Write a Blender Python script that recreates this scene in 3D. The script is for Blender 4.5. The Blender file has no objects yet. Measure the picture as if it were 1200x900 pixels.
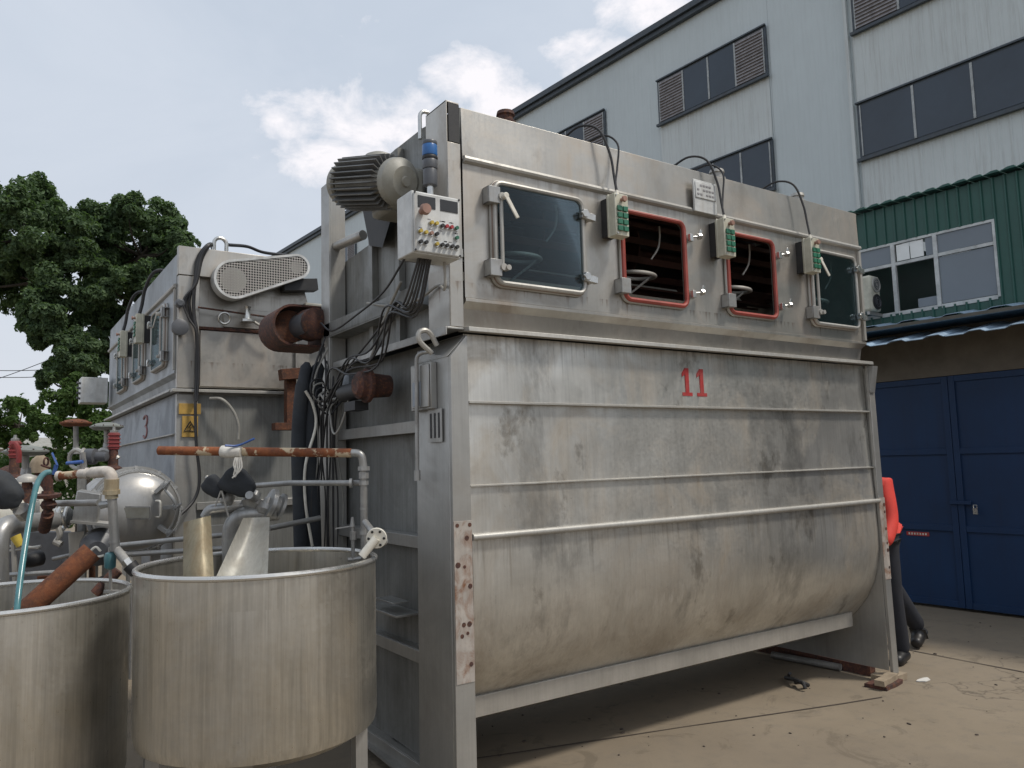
import bpy, bmesh, math, random
from mathutils import Vector, Matrix, noise
rnd = random.Random(7)
PI = math.pi
scene = bpy.context.scene
COL = scene.collection

# ------------------------------------------------------------------ camera
F_PX = 908.7
yaw, pitch, roll = .5973, .099, -.0269
CAM = Vector((-1.8998, -3.1722, 1.6))
fw = Vector((math.sin(yaw)*math.cos(pitch), math.cos(yaw)*math.cos(pitch), math.sin(pitch)))
rt0 = Vector((math.cos(yaw), -math.sin(yaw), 0)); up0 = rt0.cross(fw)
rt = rt0*math.cos(roll)+up0*math.sin(roll); up = -rt0*math.sin(roll)+up0*math.cos(roll)
def at(px, py, d):
    "world point seen at photo pixel (px,py) at depth d"
    return CAM + (rt*((px-600)/F_PX) - up*((py-450)/F_PX) + fw)*d
def on(ax, v, px, py):
    d = at(px, py, 1)-CAM
    return CAM + d*((v-CAM[ax])/d[ax])
cd = bpy.data.cameras.new('camera'); cam = bpy.data.objects.new('camera', cd); COL.objects.link(cam)
cam.matrix_world = Matrix(((rt.x, up.x, -fw.x, CAM.x), (rt.y, up.y, -fw.y, CAM.y), (rt.z, up.z, -fw.z, CAM.z), (0, 0, 0, 1)))
cd.sensor_width = 36; cd.lens = F_PX/1200*36; cd.clip_end = 3000; cd.clip_start = .05
scene.camera = cam

# ------------------------------------------------------------------ materials
def newmat(name):
    m = bpy.data.materials.new(name); m.use_nodes = True
    nt = m.node_tree; b = nt.nodes['Principled BSDF']
    return m, nt, b
def nd(nt, t, **kw):
    n = nt.nodes.new(t)
    for k, v in kw.items(): setattr(n, k, v)
    return n
def noise_n(nt, vec, scale, detail=4, rough=.55, map_scale=(1, 1, 1), loc=(0, 0, 0), dist=0):
    mp = nd(nt, 'ShaderNodeMapping'); mp.inputs['Scale'].default_value = map_scale; mp.inputs['Location'].default_value = loc
    nt.links.new(vec, mp.inputs['Vector'])
    n = nd(nt, 'ShaderNodeTexNoise'); n.inputs['Scale'].default_value = scale; n.inputs['Detail'].default_value = detail
    n.inputs['Roughness'].default_value = rough; n.inputs['Distortion'].default_value = dist
    nt.links.new(mp.outputs[0], n.inputs['Vector']); return n.outputs['Fac']
def ramp(nt, fac, stops):
    r = nd(nt, 'ShaderNodeValToRGB'); e = r.color_ramp.elements
    while len(e) < len(stops): e.new(.5)
    for i, (p, c) in enumerate(stops):
        e[i].position = p; e[i].color = (c, c, c, 1) if not hasattr(c, '__len__') else (*c, 1)
    nt.links.new(fac, r.inputs[0]); return r.outputs[0]
def mixc(nt, fac, a, b, mode='MIX'):
    m = nd(nt, 'ShaderNodeMix', data_type='RGBA', blend_type=mode)
    for s, v in ((0, fac), (6, a), (7, b)):
        if isinstance(v, (int, float)): m.inputs[s].default_value = v
        elif isinstance(v, tuple): m.inputs[s].default_value = (*v, 1)
        else: nt.links.new(v, m.inputs[s])
    return m.outputs[2]
def coords(nt): return nd(nt, 'ShaderNodeTexCoord').outputs['Object']
def bump(nt, b, h, strength=.2, dist=.01):
    n = nd(nt, 'ShaderNodeBump'); n.inputs['Strength'].default_value = strength; n.inputs['Distance'].default_value = dist
    nt.links.new(h, n.inputs['Height']); nt.links.new(n.outputs[0], b.inputs['Normal'])

def steel(name, base, metal=.5, rough=.42, stain=(.12, .085, .05), stain_amt=.5, streak=.5, white=.0, seed=0, dent=.25, sc=1.0, dark=.0, drips=()):
    m, nt, b = newmat(name); v = coords(nt)
    blot = noise_n(nt, v, 1.7*sc, 5, .6, (1, 1, 1.2), (seed, seed*.7, 0), .4)
    stk = noise_n(nt, v, 1.0, 5, .6, (26*sc, 26*sc, 1.1*sc), (seed*3, 1, 2))
    stk2 = noise_n(nt, v, 1.0, 3, .6, (95, 95, 3.2), (seed, 4, 1))
    fine = noise_n(nt, v, 55, 4, .7)
    dk = tuple(c*.78 for c in base); lt = tuple(min(.78, c*1.12) for c in base)
    c = mixc(nt, ramp(nt, blot, [(.3, 0), (.7, 1)]), dk, lt)
    sm = ramp(nt, noise_n(nt, v, 2.6*sc, 6, .65, (1, 1, .8), (5+seed, 2, 3), .8), [(.45, 0), (.72, 1)])
    mu = nd(nt, 'ShaderNodeMath', operation='MULTIPLY'); nt.links.new(sm, mu.inputs[0]); mu.inputs[1].default_value = stain_amt
    c = mixc(nt, mu.outputs[0], c, stain)
    sk = ramp(nt, stk, [(.5, 0), (.68, 1)])
    mu2 = nd(nt, 'ShaderNodeMath', operation='MULTIPLY'); nt.links.new(sk, mu2.inputs[0]); mu2.inputs[1].default_value = streak*.55
    c = mixc(nt, mu2.outputs[0], c, tuple(x*.38 for x in base))
    sk3 = ramp(nt, stk2, [(.35, .80), (.65, 1.1)])
    c = mixc(nt, streak, c, mixc(nt, 1.0, c, sk3, 'MULTIPLY'))
    if white:
        w = ramp(nt, noise_n(nt, v, 1.0, 6, .7, (30, 30, 1.5), (9, seed, 2), 0), [(.55, 0), (.66, 1)])
        wm = ramp(nt, noise_n(nt, v, 1.3, 4, .6, (1.3, 1, 1), (3, 1, seed)), [(.5, 0), (.62, 1)])
        mm = nd(nt, 'ShaderNodeMath', operation='MULTIPLY'); nt.links.new(w, mm.inputs[0]); nt.links.new(wm, mm.inputs[1])
        m3 = nd(nt, 'ShaderNodeMath', operation='MULTIPLY'); nt.links.new(mm.outputs[0], m3.inputs[0]); m3.inputs[1].default_value = white
        c = mixc(nt, m3.outputs[0], c, (.62, .6, .56))
    if drips:
        sz_ = nd(nt, 'ShaderNodeSeparateXYZ'); nt.links.new(v, sz_.inputs[0])
        for q_, (zt, ln, st_, col_) in enumerate(drips):
            mr_ = nd(nt, 'ShaderNodeMapRange'); nt.links.new(sz_.outputs[2], mr_.inputs[0])
            for nme, val in zip(('From Min', 'From Max', 'To Min', 'To Max'), (zt-ln, zt, 0, .30)): mr_.inputs[nme].default_value = val
            lt_ = nd(nt, 'ShaderNodeMath', operation='LESS_THAN'); nt.links.new(sz_.outputs[2], lt_.inputs[0]); lt_.inputs[1].default_value = zt
            nn_ = noise_n(nt, v, 1.0, 3, .6, (34, 34, .5), (q_*3+seed, 5, 0))
            ad_ = nd(nt, 'ShaderNodeMath', operation='ADD'); nt.links.new(mr_.outputs[0], ad_.inputs[0]); nt.links.new(nn_, ad_.inputs[1])
            rp_ = ramp(nt, ad_.outputs[0], [(.78, 0), (.92, st_)])
            ml_ = nd(nt, 'ShaderNodeMath', operation='MULTIPLY'); nt.links.new(rp_, ml_.inputs[0]); nt.links.new(lt_.outputs[0], ml_.inputs[1])
            c = mixc(nt, ml_.outputs[0], c, col_)
    if dark:
        for k_, (s1, lo, hi) in enumerate(((1.5, .56, .66), (3.6, .60, .68))):
            dn = ramp(nt, noise_n(nt, v, s1, 7, .68, (1, 1, .6), (seed+11*k_, 6, 2), .25), [(lo, 0), (hi, 1)])
            dm = nd(nt, 'ShaderNodeMath', operation='MULTIPLY'); nt.links.new(dn, dm.inputs[0]); dm.inputs[1].default_value = dark
            c = mixc(nt, dm.outputs[0], c, (.17, .165, .155) if k_ == 0 else (.14, .12, .095))
    sp = ramp(nt, noise_n(nt, v, 38, 3, .6, (1, 1, 1), (seed, 0, 7)), [(.70, 0), (.76, 1)])
    spm = nd(nt, 'ShaderNodeMath', operation='MULTIPLY'); nt.links.new(sp, spm.inputs[0]); spm.inputs[1].default_value = .55*stain_amt
    c = mixc(nt, spm.outputs[0], c, (.06, .04, .03))
    nt.links.new(c, b.inputs['Base Color']); b.inputs['Metallic'].default_value = metal
    mr = nd(nt, 'ShaderNodeMapRange'); nt.links.new(fine, mr.inputs[0]); mr.inputs['From Min'].default_value = .3; mr.inputs['From Max'].default_value = .7
    mr.inputs['To Min'].default_value = rough-.05; mr.inputs['To Max'].default_value = rough+.07
    rr = nd(nt, 'ShaderNodeMath', operation='ADD'); nt.links.new(mr.outputs[0], rr.inputs[0])
    rs = nd(nt, 'ShaderNodeMath', operation='MULTIPLY'); nt.links.new(sm, rs.inputs[0]); rs.inputs[1].default_value = .25
    nt.links.new(rs.outputs[0], rr.inputs[1]); nt.links.new(rr.outputs[0], b.inputs['Roughness'])
    big = noise_n(nt, v, 2.2, 2, .4, (1, 1, 1), (seed, 8, 1))
    bump(nt, b, big, dent, .05)
    return m
def paint(name, col, rough=.5, metal=0, var=.25, scale=8, dirt=0.3, dirtcol=(.07, .055, .04), streaks=False, bumpy=.1):
    m, nt, b = newmat(name); v = coords(nt)
    n1 = noise_n(nt, v, scale, 5, .65)
    c = mixc(nt, ramp(nt, n1, [(.3, 0), (.7, 1)]), tuple(x*(1-var) for x in col), tuple(min(.9, x*(1+var)) for x in col))
    n2 = noise_n(nt, v, scale*.45 if not streaks else 1, 6, .7, (1, 1, 1) if not streaks else (14, 14, .7), (4, 2, 1))
    mu = nd(nt, 'ShaderNodeMath', operation='MULTIPLY'); nt.links.new(ramp(nt, n2, [(.48, 0), (.7, 1)]), mu.inputs[0]); mu.inputs[1].default_value = dirt
    c = mixc(nt, mu.outputs[0], c, dirtcol)
    nt.links.new(c, b.inputs['Base Color']); b.inputs['Roughness'].default_value = rough; b.inputs['Metallic'].default_value = metal
    if bumpy: bump(nt, b, n1, bumpy, .01)
    return m
def rust(name, a=(.19, .06, .022), b_=(.07, .028, .016), flake=None, scale=14, fl=.5):
    m, nt, b = newmat(name); v = coords(nt)
    n1 = noise_n(nt, v, scale, 6, .7)
    c = mixc(nt, ramp(nt, n1, [(.35, 0), (.65, 1)]), b_, a)
    n3 = noise_n(nt, v, scale*4, 4, .7, (1, 1, 1), (2, 2, 2))
    c = mixc(nt, ramp(nt, n3, [(.5, 0), (.75, .6)]), c, (.28, .11, .04))
    if flake:
        n2 = noise_n(nt, v, scale*.7, 4, .6, (1, 1, 1), (9, 1, 4))
        c = mixc(nt, ramp(nt, n2, [(fl, 0), (fl+.04, 1)]), c, flake)
    nt.links.new(c, b.inputs['Base Color']); b.inputs['Roughness'].default_value = .85
    bump(nt, b, n3, .4, .004)
    return m
def glassm(name, tint=(.55, .72, .75), refl=.18):
    m, nt, b = newmat(name); nt.nodes.remove(b)
    out = nt.nodes['Material Output']
    tr = nd(nt, 'ShaderNodeBsdfTransparent'); tr.inputs[0].default_value = (*tint, 1)
    gl = nd(nt, 'ShaderNodeBsdfGlossy'); gl.inputs['Roughness'].default_value = .08; gl.inputs[0].default_value = (.9, .95, 1, 1)
    fr = nd(nt, 'ShaderNodeFresnel'); fr.inputs[0].default_value = 1.5
    df = nd(nt, 'ShaderNodeBsdfDiffuse'); df.inputs[0].default_value = (.10, .115, .12, 1)
    v = coords(nt)
    n = ramp(nt, noise_n(nt, v, 5, 5, .6, (1, 1, .5)), [(.35, .03), (.7, refl)])
    m1 = nd(nt, 'ShaderNodeMixShader'); nt.links.new(n, m1.inputs[0]); nt.links.new(tr.outputs[0], m1.inputs[1]); nt.links.new(df.outputs[0], m1.inputs[2])
    m2 = nd(nt, 'ShaderNodeMixShader'); fm = nd(nt, 'ShaderNodeMath', operation='MULTIPLY'); nt.links.new(fr.outputs[0], fm.inputs[0]); fm.inputs[1].default_value = .28; nt.links.new(fm.outputs[0], m2.inputs[0]); nt.links.new(m1.outputs[0], m2.inputs[1]); nt.links.new(gl.outputs[0], m2.inputs[2])
    nt.links.new(m2.outputs[0], out.inputs[0])
    return m
def leafm(name, a, b_):
    m, nt, b = newmat(name)
    g = nd(nt, 'ShaderNodeNewGeometry')
    c = mixc(nt, g.outputs['Random Per Island'], a, b_)
    nt.links.new(c, b.inputs['Base Color']); b.inputs['Roughness'].default_value = .6; b.inputs['Specular IOR Level'].default_value = .18
    tl = nd(nt, 'ShaderNodeBsdfTranslucent'); nt.links.new(mixc(nt, 1.0, c, (1.3, 1.5, .7), 'MULTIPLY'), tl.inputs[0])
    mx = nd(nt, 'ShaderNodeMixShader'); mx.inputs[0].default_value = .35
    nt.links.new(b.outputs[0], mx.inputs[1]); nt.links.new(tl.outputs[0], mx.inputs[2]); nt.links.new(mx.outputs[0], nt.nodes['Material Output'].inputs[0])
    return m
def perforated(name):
    m, nt, b = newmat(name); v = coords(nt); out = nt.nodes['Material Output']
    mp = nd(nt, 'ShaderNodeMapping'); mp.inputs['Scale'].default_value = (0, 1, 1); nt.links.new(v, mp.inputs[0])
    vo = nd(nt, 'ShaderNodeTexVoronoi'); vo.inputs['Scale'].default_value = 46; vo.inputs['Randomness'].default_value = .0; nt.links.new(mp.outputs[0], vo.inputs['Vector'])
    r = ramp(nt, vo.outputs['Distance'], [(.36, 0), (.40, 1)])
    b.inputs['Base Color'].default_value = (.42, .40, .37, 1); b.inputs['Metallic'].default_value = .4; b.inputs['Roughness'].default_value = .5
    tr = nd(nt, 'ShaderNodeBsdfTransparent'); mx = nd(nt, 'ShaderNodeMixShader')
    nt.links.new(r, mx.inputs[0]); nt.links.new(tr.outputs[0], mx.inputs[1]); nt.links.new(b.outputs[0], mx.inputs[2]); nt.links.new(mx.outputs[0], out.inputs[0])
    return m
def concrete():
    m, nt, b = newmat('concrete_yard'); v = coords(nt)
    n1 = noise_n(nt, v, .8, 6, .65, dist=.5); n2 = noise_n(nt, v, 9, 6, .7); n3 = noise_n(nt, v, 80, 4, .8)
    c = mixc(nt, ramp(nt, n1, [(.3, 0), (.7, 1)]), (.195, .158, .112), (.25, .205, .148))
    c = mixc(nt, ramp(nt, n2, [(.5, 0), (.75, .55)]), c, (.15, .13, .105))
    c = mixc(nt, ramp(nt, n3, [(.55, 0), (.8, .5)]), c, (.27, .225, .18))
    c = mixc(nt, ramp(nt, noise_n(nt, v, .35, 3, .5, loc=(3, 1, 0)), [(.5, 0), (.65, .5)]), c, (.13, .105, .08))
    c = mixc(nt, ramp(nt, noise_n(nt, v, 2.3, 8, .75, loc=(7, 3, 0), dist=1.2), [(.57, 0), (.63, .45)]), c, (.105, .085, .06))
    wv = nd(nt, 'ShaderNodeTexVoronoi', feature='DISTANCE_TO_EDGE'); wv.inputs['Scale'].default_value = .42
    wm = nd(nt, 'ShaderNodeVectorMath', operation='ADD'); nz = nd(nt, 'ShaderNodeTexNoise'); nz.inputs['Scale'].default_value = 2.5; nz.inputs['Detail'].default_value = 6
    nt.links.new(v, nz.inputs['Vector']); nt.links.new(v, wm.inputs[0]); nt.links.new(nz.outputs['Color'], wm.inputs[1]); nt.links.new(wm.outputs[0], wv.inputs['Vector'])
    crack = ramp(nt, wv.outputs['Distance'], [(.0, .65), (.0055, 0)])
    cm_ = nd(nt, 'ShaderNodeMath', operation='MULTIPLY'); nt.links.new(crack, cm_.inputs[0]); nt.links.new(ramp(nt, n1, [(.45, 0), (.6, 1)]), cm_.inputs[1])
    c = mixc(nt, cm_.outputs[0], c, (.05, .04, .03))
    nt.links.new(c, b.inputs['Base Color']); b.inputs['Roughness'].default_value = .88
    bump(nt, b, n3, .3, .004); return m

M = {
 'panel': steel('brushed_steel_panel', (.48, .46, .42), .78, .36, (.25, .17, .11), .38, .14, seed=1, dent=.14, dark=.22, drips=((3.07, .25, .4, (.24, .20, .16)), (2.47, .12, .6, (.16, .11, .08)))),
 'lower': steel('stained_steel_belly', (.66, .645, .60), .82, .36, (.33, .26, .18), .62, .32, white=.95, seed=4, dent=.36, dark=.55, drips=((2.22, .42, .42, (.19, .175, .15)), (1.235, .50, .38, (.23, .19, .145)), (1.48, .22, .5, (.62, .61, .57)))),
 'leg':   steel('steel_post', (.40, .395, .375), .6, .38, (.22, .18, .14), .3, .25, seed=7, dent=.1),
 'rim':  steel('bright_rim_steel', (.66, .65, .62), .8, .26, (.4, .36, .3), .06, .1, seed=41, dent=.02),
 'vessel':  steel('satin_vessel_steel', (.47, .46, .44), .6, .32, (.2, .17, .13), .3, .2, seed=43, dent=.1),
 'worn':  steel('worn_plate', (.44, .40, .36), .2, .55, (.20, .085, .035), 1.0, .3, seed=31, dent=.1, sc=5),
 'blue_up': steel('blue_grey_upper_shade', (.36, .385, .405), .35, .46, (.2, .18, .16), .3, .3, seed=17, dent=.1),  # bluish shade of the second machine's unlit long side, put into the steel colour
 'rust2': rust('brown_rust', (.11, .040, .02), (.05, .025, .018)),
 'side':  steel('shade_toned_side_steel', (.25, .255, .245), .40, .45, (.10, .085, .06), .45, .6, seed=9, dent=.2),  # darker copy of the steel, shade of the unlit end put into its colour
 'trim':  steel('pale_steel_trim', (.44, .43, .40), .35, .42, (.2, .15, .1), .25, .3, seed=2, dent=.05),
 'tank':  steel('tank_steel', (.60, .575, .515), .90, .31, (.24, .20, .155), .35, .55, white=.4, seed=12, dent=.2, drips=((1.168, .8, .28, (.26, .225, .18)), (1.05, .45, .30, (.62, .60, .55)))),
 'rail':  steel('pale_streaked_rail', (.50, .48, .44), .6, .42, (.2, .16, .11), .35, .25, seed=5, dent=.05),
 'pipe':  steel('pipe_steel', (.38, .38, .37), .55, .36, (.15, .12, .09), .4, .3, seed=3, dent=.1, sc=3),
 'shiny': steel('polished_steel', (.62, .62, .60), .85, .22, (.3, .27, .22), .25, .2, seed=8, dent=.1, sc=3),
 'blue_side': steel('blue_grey_shade_steel', (.27, .30, .335), .35, .48, (.15, .14, .13), .3, .3, seed=15, dent=.1),  # terminal box's own blue; on the long side, shade painted into the steel
 'rust': rust('rusty_iron'),
 'rust_paint': rust('rusty_pipe_flaking', (.27, .085, .028), (.12, .04, .02), (.50, .40, .27), 16, .535),
 'dark_rust': rust('dark_rusty_iron', (.10, .04, .03), (.035, .024, .022)),
 'black': paint('black_rubber', (.018, .018, .02), .55, dirt=.2, dirtcol=(.08, .075, .06)),
 'cloth': paint('black_cloth', (.028, .032, .038), .85, dirt=.35, dirtcol=(.06, .06, .055), bumpy=.5),
 'cable': paint('black_cable', (.02, .02, .022), .45, dirt=.3, dirtcol=(.09, .08, .07)),
 'grey_cable': paint('grey_cable', (.32, .31, .28), .5, dirt=.3),
 'redgasket': paint('red_rubber_gasket', (.30, .055, .04), .5, dirt=.35, dirtcol=(.18, .10, .07)),
 'browngasket': paint('brown_rubber_gasket', (.22, .16, .13), .5, dirt=.3),
 'redpaint': paint('red_number_paint', (.36, .03, .03), .6, var=.15, scale=40, dirt=.25, dirtcol=(.3, .2, .17)),
 'fadedred': paint('faded_red_paint', (.24, .10, .10), .6, dirt=.5, dirtcol=(.25, .24, .24), scale=20),
 'cream': paint('cream_box_paint', (.50, .49, .40), .45, dirt=.35, dirtcol=(.22, .18, .12), streaks=True),
 'white': paint('white_grey_paint', (.56, .57, .56), .4, dirt=.35, dirtcol=(.28, .24, .19), streaks=True),
 'ivory': paint('ivory_plastic', (.66, .63, .55), .4, dirt=.15),
 'motor': paint('motor_grey_paint', (.30, .295, .26), .5, dirt=.5, dirtcol=(.17, .14, .08), scale=6),
 'fin': paint('motor_fin_paint', (.15, .155, .155), .5, dirt=.4),
 'green': paint('green_button', (.03, .15, .09), .35, dirt=.15),
 'yellow': paint('yellow_button', (.5, .37, .06), .4, dirt=.2),
 'redb': paint('red_button', (.38, .03, .04), .4, dirt=.2),
 'brownb': paint('faded_mushroom_button', (.30, .17, .13), .5, dirt=.2),
 'darkglass': paint('dark_display', (.02, .022, .025), .4, dirt=.2, dirtcol=(.06, .06, .06)),
 'blue': paint('blue_plastic', (.03, .13, .36), .3, dirt=.2),
 'greyp': paint('grey_plastic', (.09, .095, .105), .4, dirt=.2),
 'glass': glassm('chamber_glass', (.70, .78, .80), .06),
 'glass3': glassm('teal_chamber_glass', (.4, .62, .62), .5),
 'mesh': perforated('perforated_guard'),
 'yellowsign': paint('yellow_sign', (.42, .26, .06), .5, dirt=.4),
 'teal': paint('teal_hose', (.07, .19, .21), .25, dirt=.2, dirtcol=(.45, .5, .5)),
 'whitepipe': paint('chalky_pipe', (.52, .48, .43), .6, dirt=.5, dirtcol=(.22, .15, .1), scale=18),
 'sheet': steel('dull_sheet', (.74, .71, .64), .15, .42, (.36, .28, .17), .5, .35, seed=21, dent=.6, sc=2),
 'sheet2': steel('yellowed_sheet', (.50, .44, .31), .3, .4, (.34, .23, .12), .6, .35, seed=23, dent=.6, sc=2),
 'tape': paint('white_tape', (.60, .58, .53), .6, dirt=.3, dirtcol=(.3, .25, .2), scale=30),
 'wood': paint('grey_wood', (.30, .24, .17), .85, dirt=.5, dirtcol=(.11, .08, .05), scale=12),
 'paper': paint('white_scrap', (.62, .60, .56), .7, dirt=.2),
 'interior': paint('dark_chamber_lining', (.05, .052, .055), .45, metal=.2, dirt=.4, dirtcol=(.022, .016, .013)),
 'slat': paint('reel_slat', (.12, .06, .05), .4, metal=.5, dirt=.4),
 'skin': paint('skin', (.42, .24, .16), .5, dirt=0, bumpy=0),
 'hair': paint('dark_hair', (.015, .012, .01), .5, dirt=0),
 'jacket': paint('red_jacket_cloth', (.62, .05, .035), .75, dirt=.1, bumpy=.4, var=.12),
 'trouser': paint('dark_trouser_cloth', (.018, .02, .027), .85, dirt=.1, bumpy=.4),
 'shoe': paint('black_shoe', (.015, .015, .016), .45, dirt=.3),
 'bldg': paint('grey_cladding', (.51, .565, .575), .45, var=.05, scale=.5, dirt=.35, dirtcol=(.42, .46, .46), streaks=True, bumpy=0),
 'bldg2': paint('pale_weathered_cladding', (.55, .59, .585), .5, var=.06, scale=.6, dirt=.5, dirtcol=(.36, .36, .34), streaks=True, bumpy=0),
 'wglass': paint('tinted_window_glass', (.035, .05, .07), .12, var=.15, scale=.8, dirt=.1, bumpy=.03),
 'wframe': paint('window_frame_grey', (.38, .40, .40), .5),
 'dframe': paint('dark_trim', (.05, .065, .08), .5),
 'louver': paint('louvre_grey', (.27, .26, .27), .6),
 'gclad': paint('green_cladding', (.018, .085, .066), .42, var=.15, scale=2, dirt=.3, dirtcol=(.03, .06, .06), streaks=True, bumpy=0),
 'wwhite': paint('white_window_frame', (.52, .54, .53), .5, dirt=.2),
 'frost': paint('frosted_pane', (.17, .20, .23), .3, var=.08, scale=1, dirt=.1, bumpy=0),
 'bright': paint('painted_reflection_pane', (.80, .82, .80), .4, var=.04, dirt=.1, bumpy=0),  # near-white colour paints the reflection on two shed window panes
 'door': paint('blue_gate_paint', (.003, .027, .085), .55, var=.18, scale=1.2, dirt=.4, dirtcol=(.006, .018, .05), streaks=True, bumpy=.05),
 'fascia': paint('brown_fascia', (.13, .115, .09), .8, scale=3, dirt=.5),
 'roofblue': paint('pale_blue_roof_sheet', (.30, .40, .50), .4, dirt=.25),
 'roofdark': paint('dark_blue_roof', (.035, .07, .10), .5),
 'bark': paint('bark', (.035, .028, .02), .9, var=.3, scale=6, bumpy=.5),
 'leafA': leafm('dark_broad_leaves', (.055, .092, .050), (.13, .19, .095)),
 'leafB': leafm('fresh_green_leaves', (.045, .085, .025), (.10, .16, .05)),
 'concrete': concrete(),
 'joint': paint('joint_filler', (.07, .055, .045), .9, scale=20),
 'farwall': paint('far_plaster', (.42, .41, .38), .8),
 'reddev': paint('red_valve_paint', (.22, .028, .03), .5, dirt=.3),
 'bluehandle': paint('blue_handle', (.05, .12, .36), .5, dirt=.3),
 'disc': paint('grey_diaphragm_cap', (.20, .215, .20), .6, dirt=.4, scale=14),
 'wire': paint('overhead_wire', (.03, .03, .03), .6),
}

# ------------------------------------------------------------------ mesh helpers
W = {}
def E(name, label, cat, loc, rz=0, group=None):
    o = bpy.data.objects.new(name, None); COL.objects.link(o)
    o.empty_display_size = .1
    o.location = loc; o.rotation_euler = (0, 0, rz)
    o['label'] = label; o['category'] = cat
    if group: o['group'] = group
    W[o.name] = Matrix.Translation(loc) @ Matrix.Rotation(rz, 4, 'Z')
    return o
def finish(bm, name, mat, parent=None, world=True, smooth=35, bev=0):
    bmesh.ops.recalc_face_normals(bm, faces=bm.faces)
    if parent is not None and world:
        bmesh.ops.transform(bm, matrix=W[parent.name].inverted(), verts=bm.verts)
    me = bpy.data.meshes.new(name); bm.to_mesh(me); bm.free()
    o = bpy.data.objects.new(name, me); COL.objects.link(o)
    mats = mat if isinstance(mat, list) else [mat]
    for m in mats: me.materials.append(M[m] if isinstance(m, str) else m)
    if parent is not None:
        o.parent = parent; W[o.name] = W[parent.name]
    else: W[o.name] = Matrix.Identity(4)
    if smooth:
        for p in me.polygons: p.use_smooth = True
        me.set_sharp_from_angle(angle=math.radians(smooth))
    if bev:
        md = o.modifiers.new('bevel', 'BEVEL'); md.width = bev; md.segments = 2; md.limit_method = 'ANGLE'; md.angle_limit = math.radians(40)
    return o
def tag(o, label, cat, group=None, kind=None):
    if label: o['label'] = label
    if cat: o['category'] = cat
    if group: o['group'] = group
    if kind: o['kind'] = kind
    return o
def B(): return bmesh.new()
def box(bm, x0, x1, y0, y1, z0, z1, mi=0):
    vs = [bm.verts.new((x, y, z)) for x in (x0, x1) for y in (y0, y1) for z in (z0, z1)]
    for f in ((0, 1, 3, 2), (4, 6, 7, 5), (0, 4, 5, 1), (2, 3, 7, 6), (0, 2, 6, 4), (1, 5, 7, 3)):
        fc = bm.faces.new([vs[i] for i in f]); fc.material_index = mi
    return bm
def hexa(bm, bot, top):
    a = [bm.verts.new(p) for p in bot]; b = [bm.verts.new(p) for p in top]; n = len(a)
    bm.faces.new(a[::-1]); bm.faces.new(b)
    for i in range(n): bm.faces.new((a[i], a[(i+1) % n], b[(i+1) % n], b[i]))
def frame(d):
    d = Vector(d).normalized(); h = Vector((0, 0, 1)) if abs(d.z) < .9 else Vector((1, 0, 0))
    a = d.cross(h).normalized(); return d, a, a.cross(d).normalized()
def obox(bm, c, ax, hl, ha, hb, ref=None):
    "box centred c, half length hl along ax, ha sideways, hb the third way"
    d, a, b = frame(ax)
    if ref is not None:
        a = (Vector(ref)-d*Vector(ref).dot(d)).normalized(); b = a.cross(d)
    c = Vector(c)
    P = [c+d*s*hl+a*t*ha+b*u*hb for s in (-1, 1) for t in (-1, 1) for u in (-1, 1)]
    vs = [bm.verts.new(p) for p in P]
    for f in ((0, 1, 3, 2), (4, 6, 7, 5), (0, 4, 5, 1), (2, 3, 7, 6), (0, 2, 6, 4), (1, 5, 7, 3)): bm.faces.new([vs[i] for i in f])
def cyl(bm, p0, p1, r0, r1=None, seg=20, cap=True):
    r1 = r0 if r1 is None else r1; p0 = Vector(p0); p1 = Vector(p1)
    d, a, b = frame(p1-p0)
    A = []; Bv = []
    for i in range(seg):
        t = 2*PI*i/seg; o = a*math.cos(t)+b*math.sin(t)
        A.append(bm.verts.new(p0+o*r0)); Bv.append(bm.verts.new(p1+o*r1))
    for i in range(seg): bm.faces.new((A[i], A[(i+1) % seg], Bv[(i+1) % seg], Bv[i]))
    if cap: bm.faces.new(A[::-1]); bm.faces.new(Bv)
def lathe(bm, org, axis, prof, seg=32, close=False):
    "prof list of (distance along axis, radius)"
    d, a, b = frame(axis); org = Vector(org); rings = []
    for h, r in prof:
        if r <= 1e-6: rings.append([bm.verts.new(org+d*h)])
        else: rings.append([bm.verts.new(org+d*h+(a*math.cos(2*PI*i/seg)+b*math.sin(2*PI*i/seg))*r) for i in range(seg)])
    for R0, R1 in zip(rings, rings[1:]):
        for i in range(seg):
            j = (i+1) % seg
            q = [R0[i % len(R0)], R0[j % len(R0)], R1[j % len(R1)], R1[i % len(R1)]]
            u = []
            for v in q:
                if v not in u: u.append(v)
            if len(u) >= 3: bm.faces.new(u)
    if not close:
        for R in (rings[0], rings[-1]):
            if len(R) > 2 and R is not None:
                try: bm.faces.new(R)
                except ValueError: pass
def smoothpath(pts, n=6, closed=False):
    P = [Vector(p) for p in pts]; out = []
    N = len(P)
    rngs = range(N if closed else N-1)
    for i in rngs:
        p0 = P[(i-1) % N] if closed or i > 0 else P[i]*2-P[i+1]
        p1 = P[i]; p2 = P[(i+1) % N]
        p3 = P[(i+2) % N] if closed or i+2 < N else P[(i+1) % N]*2-P[i]
        for k in range(n):
            t = k/n
            out.append(.5*((2*p1)+(p2-p0)*t+(2*p0-5*p1+4*p2-p3)*t*t+(-p0+3*p1-3*p2+p3)*t**3))
    if not closed: out.append(P[-1])
    return out
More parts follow.
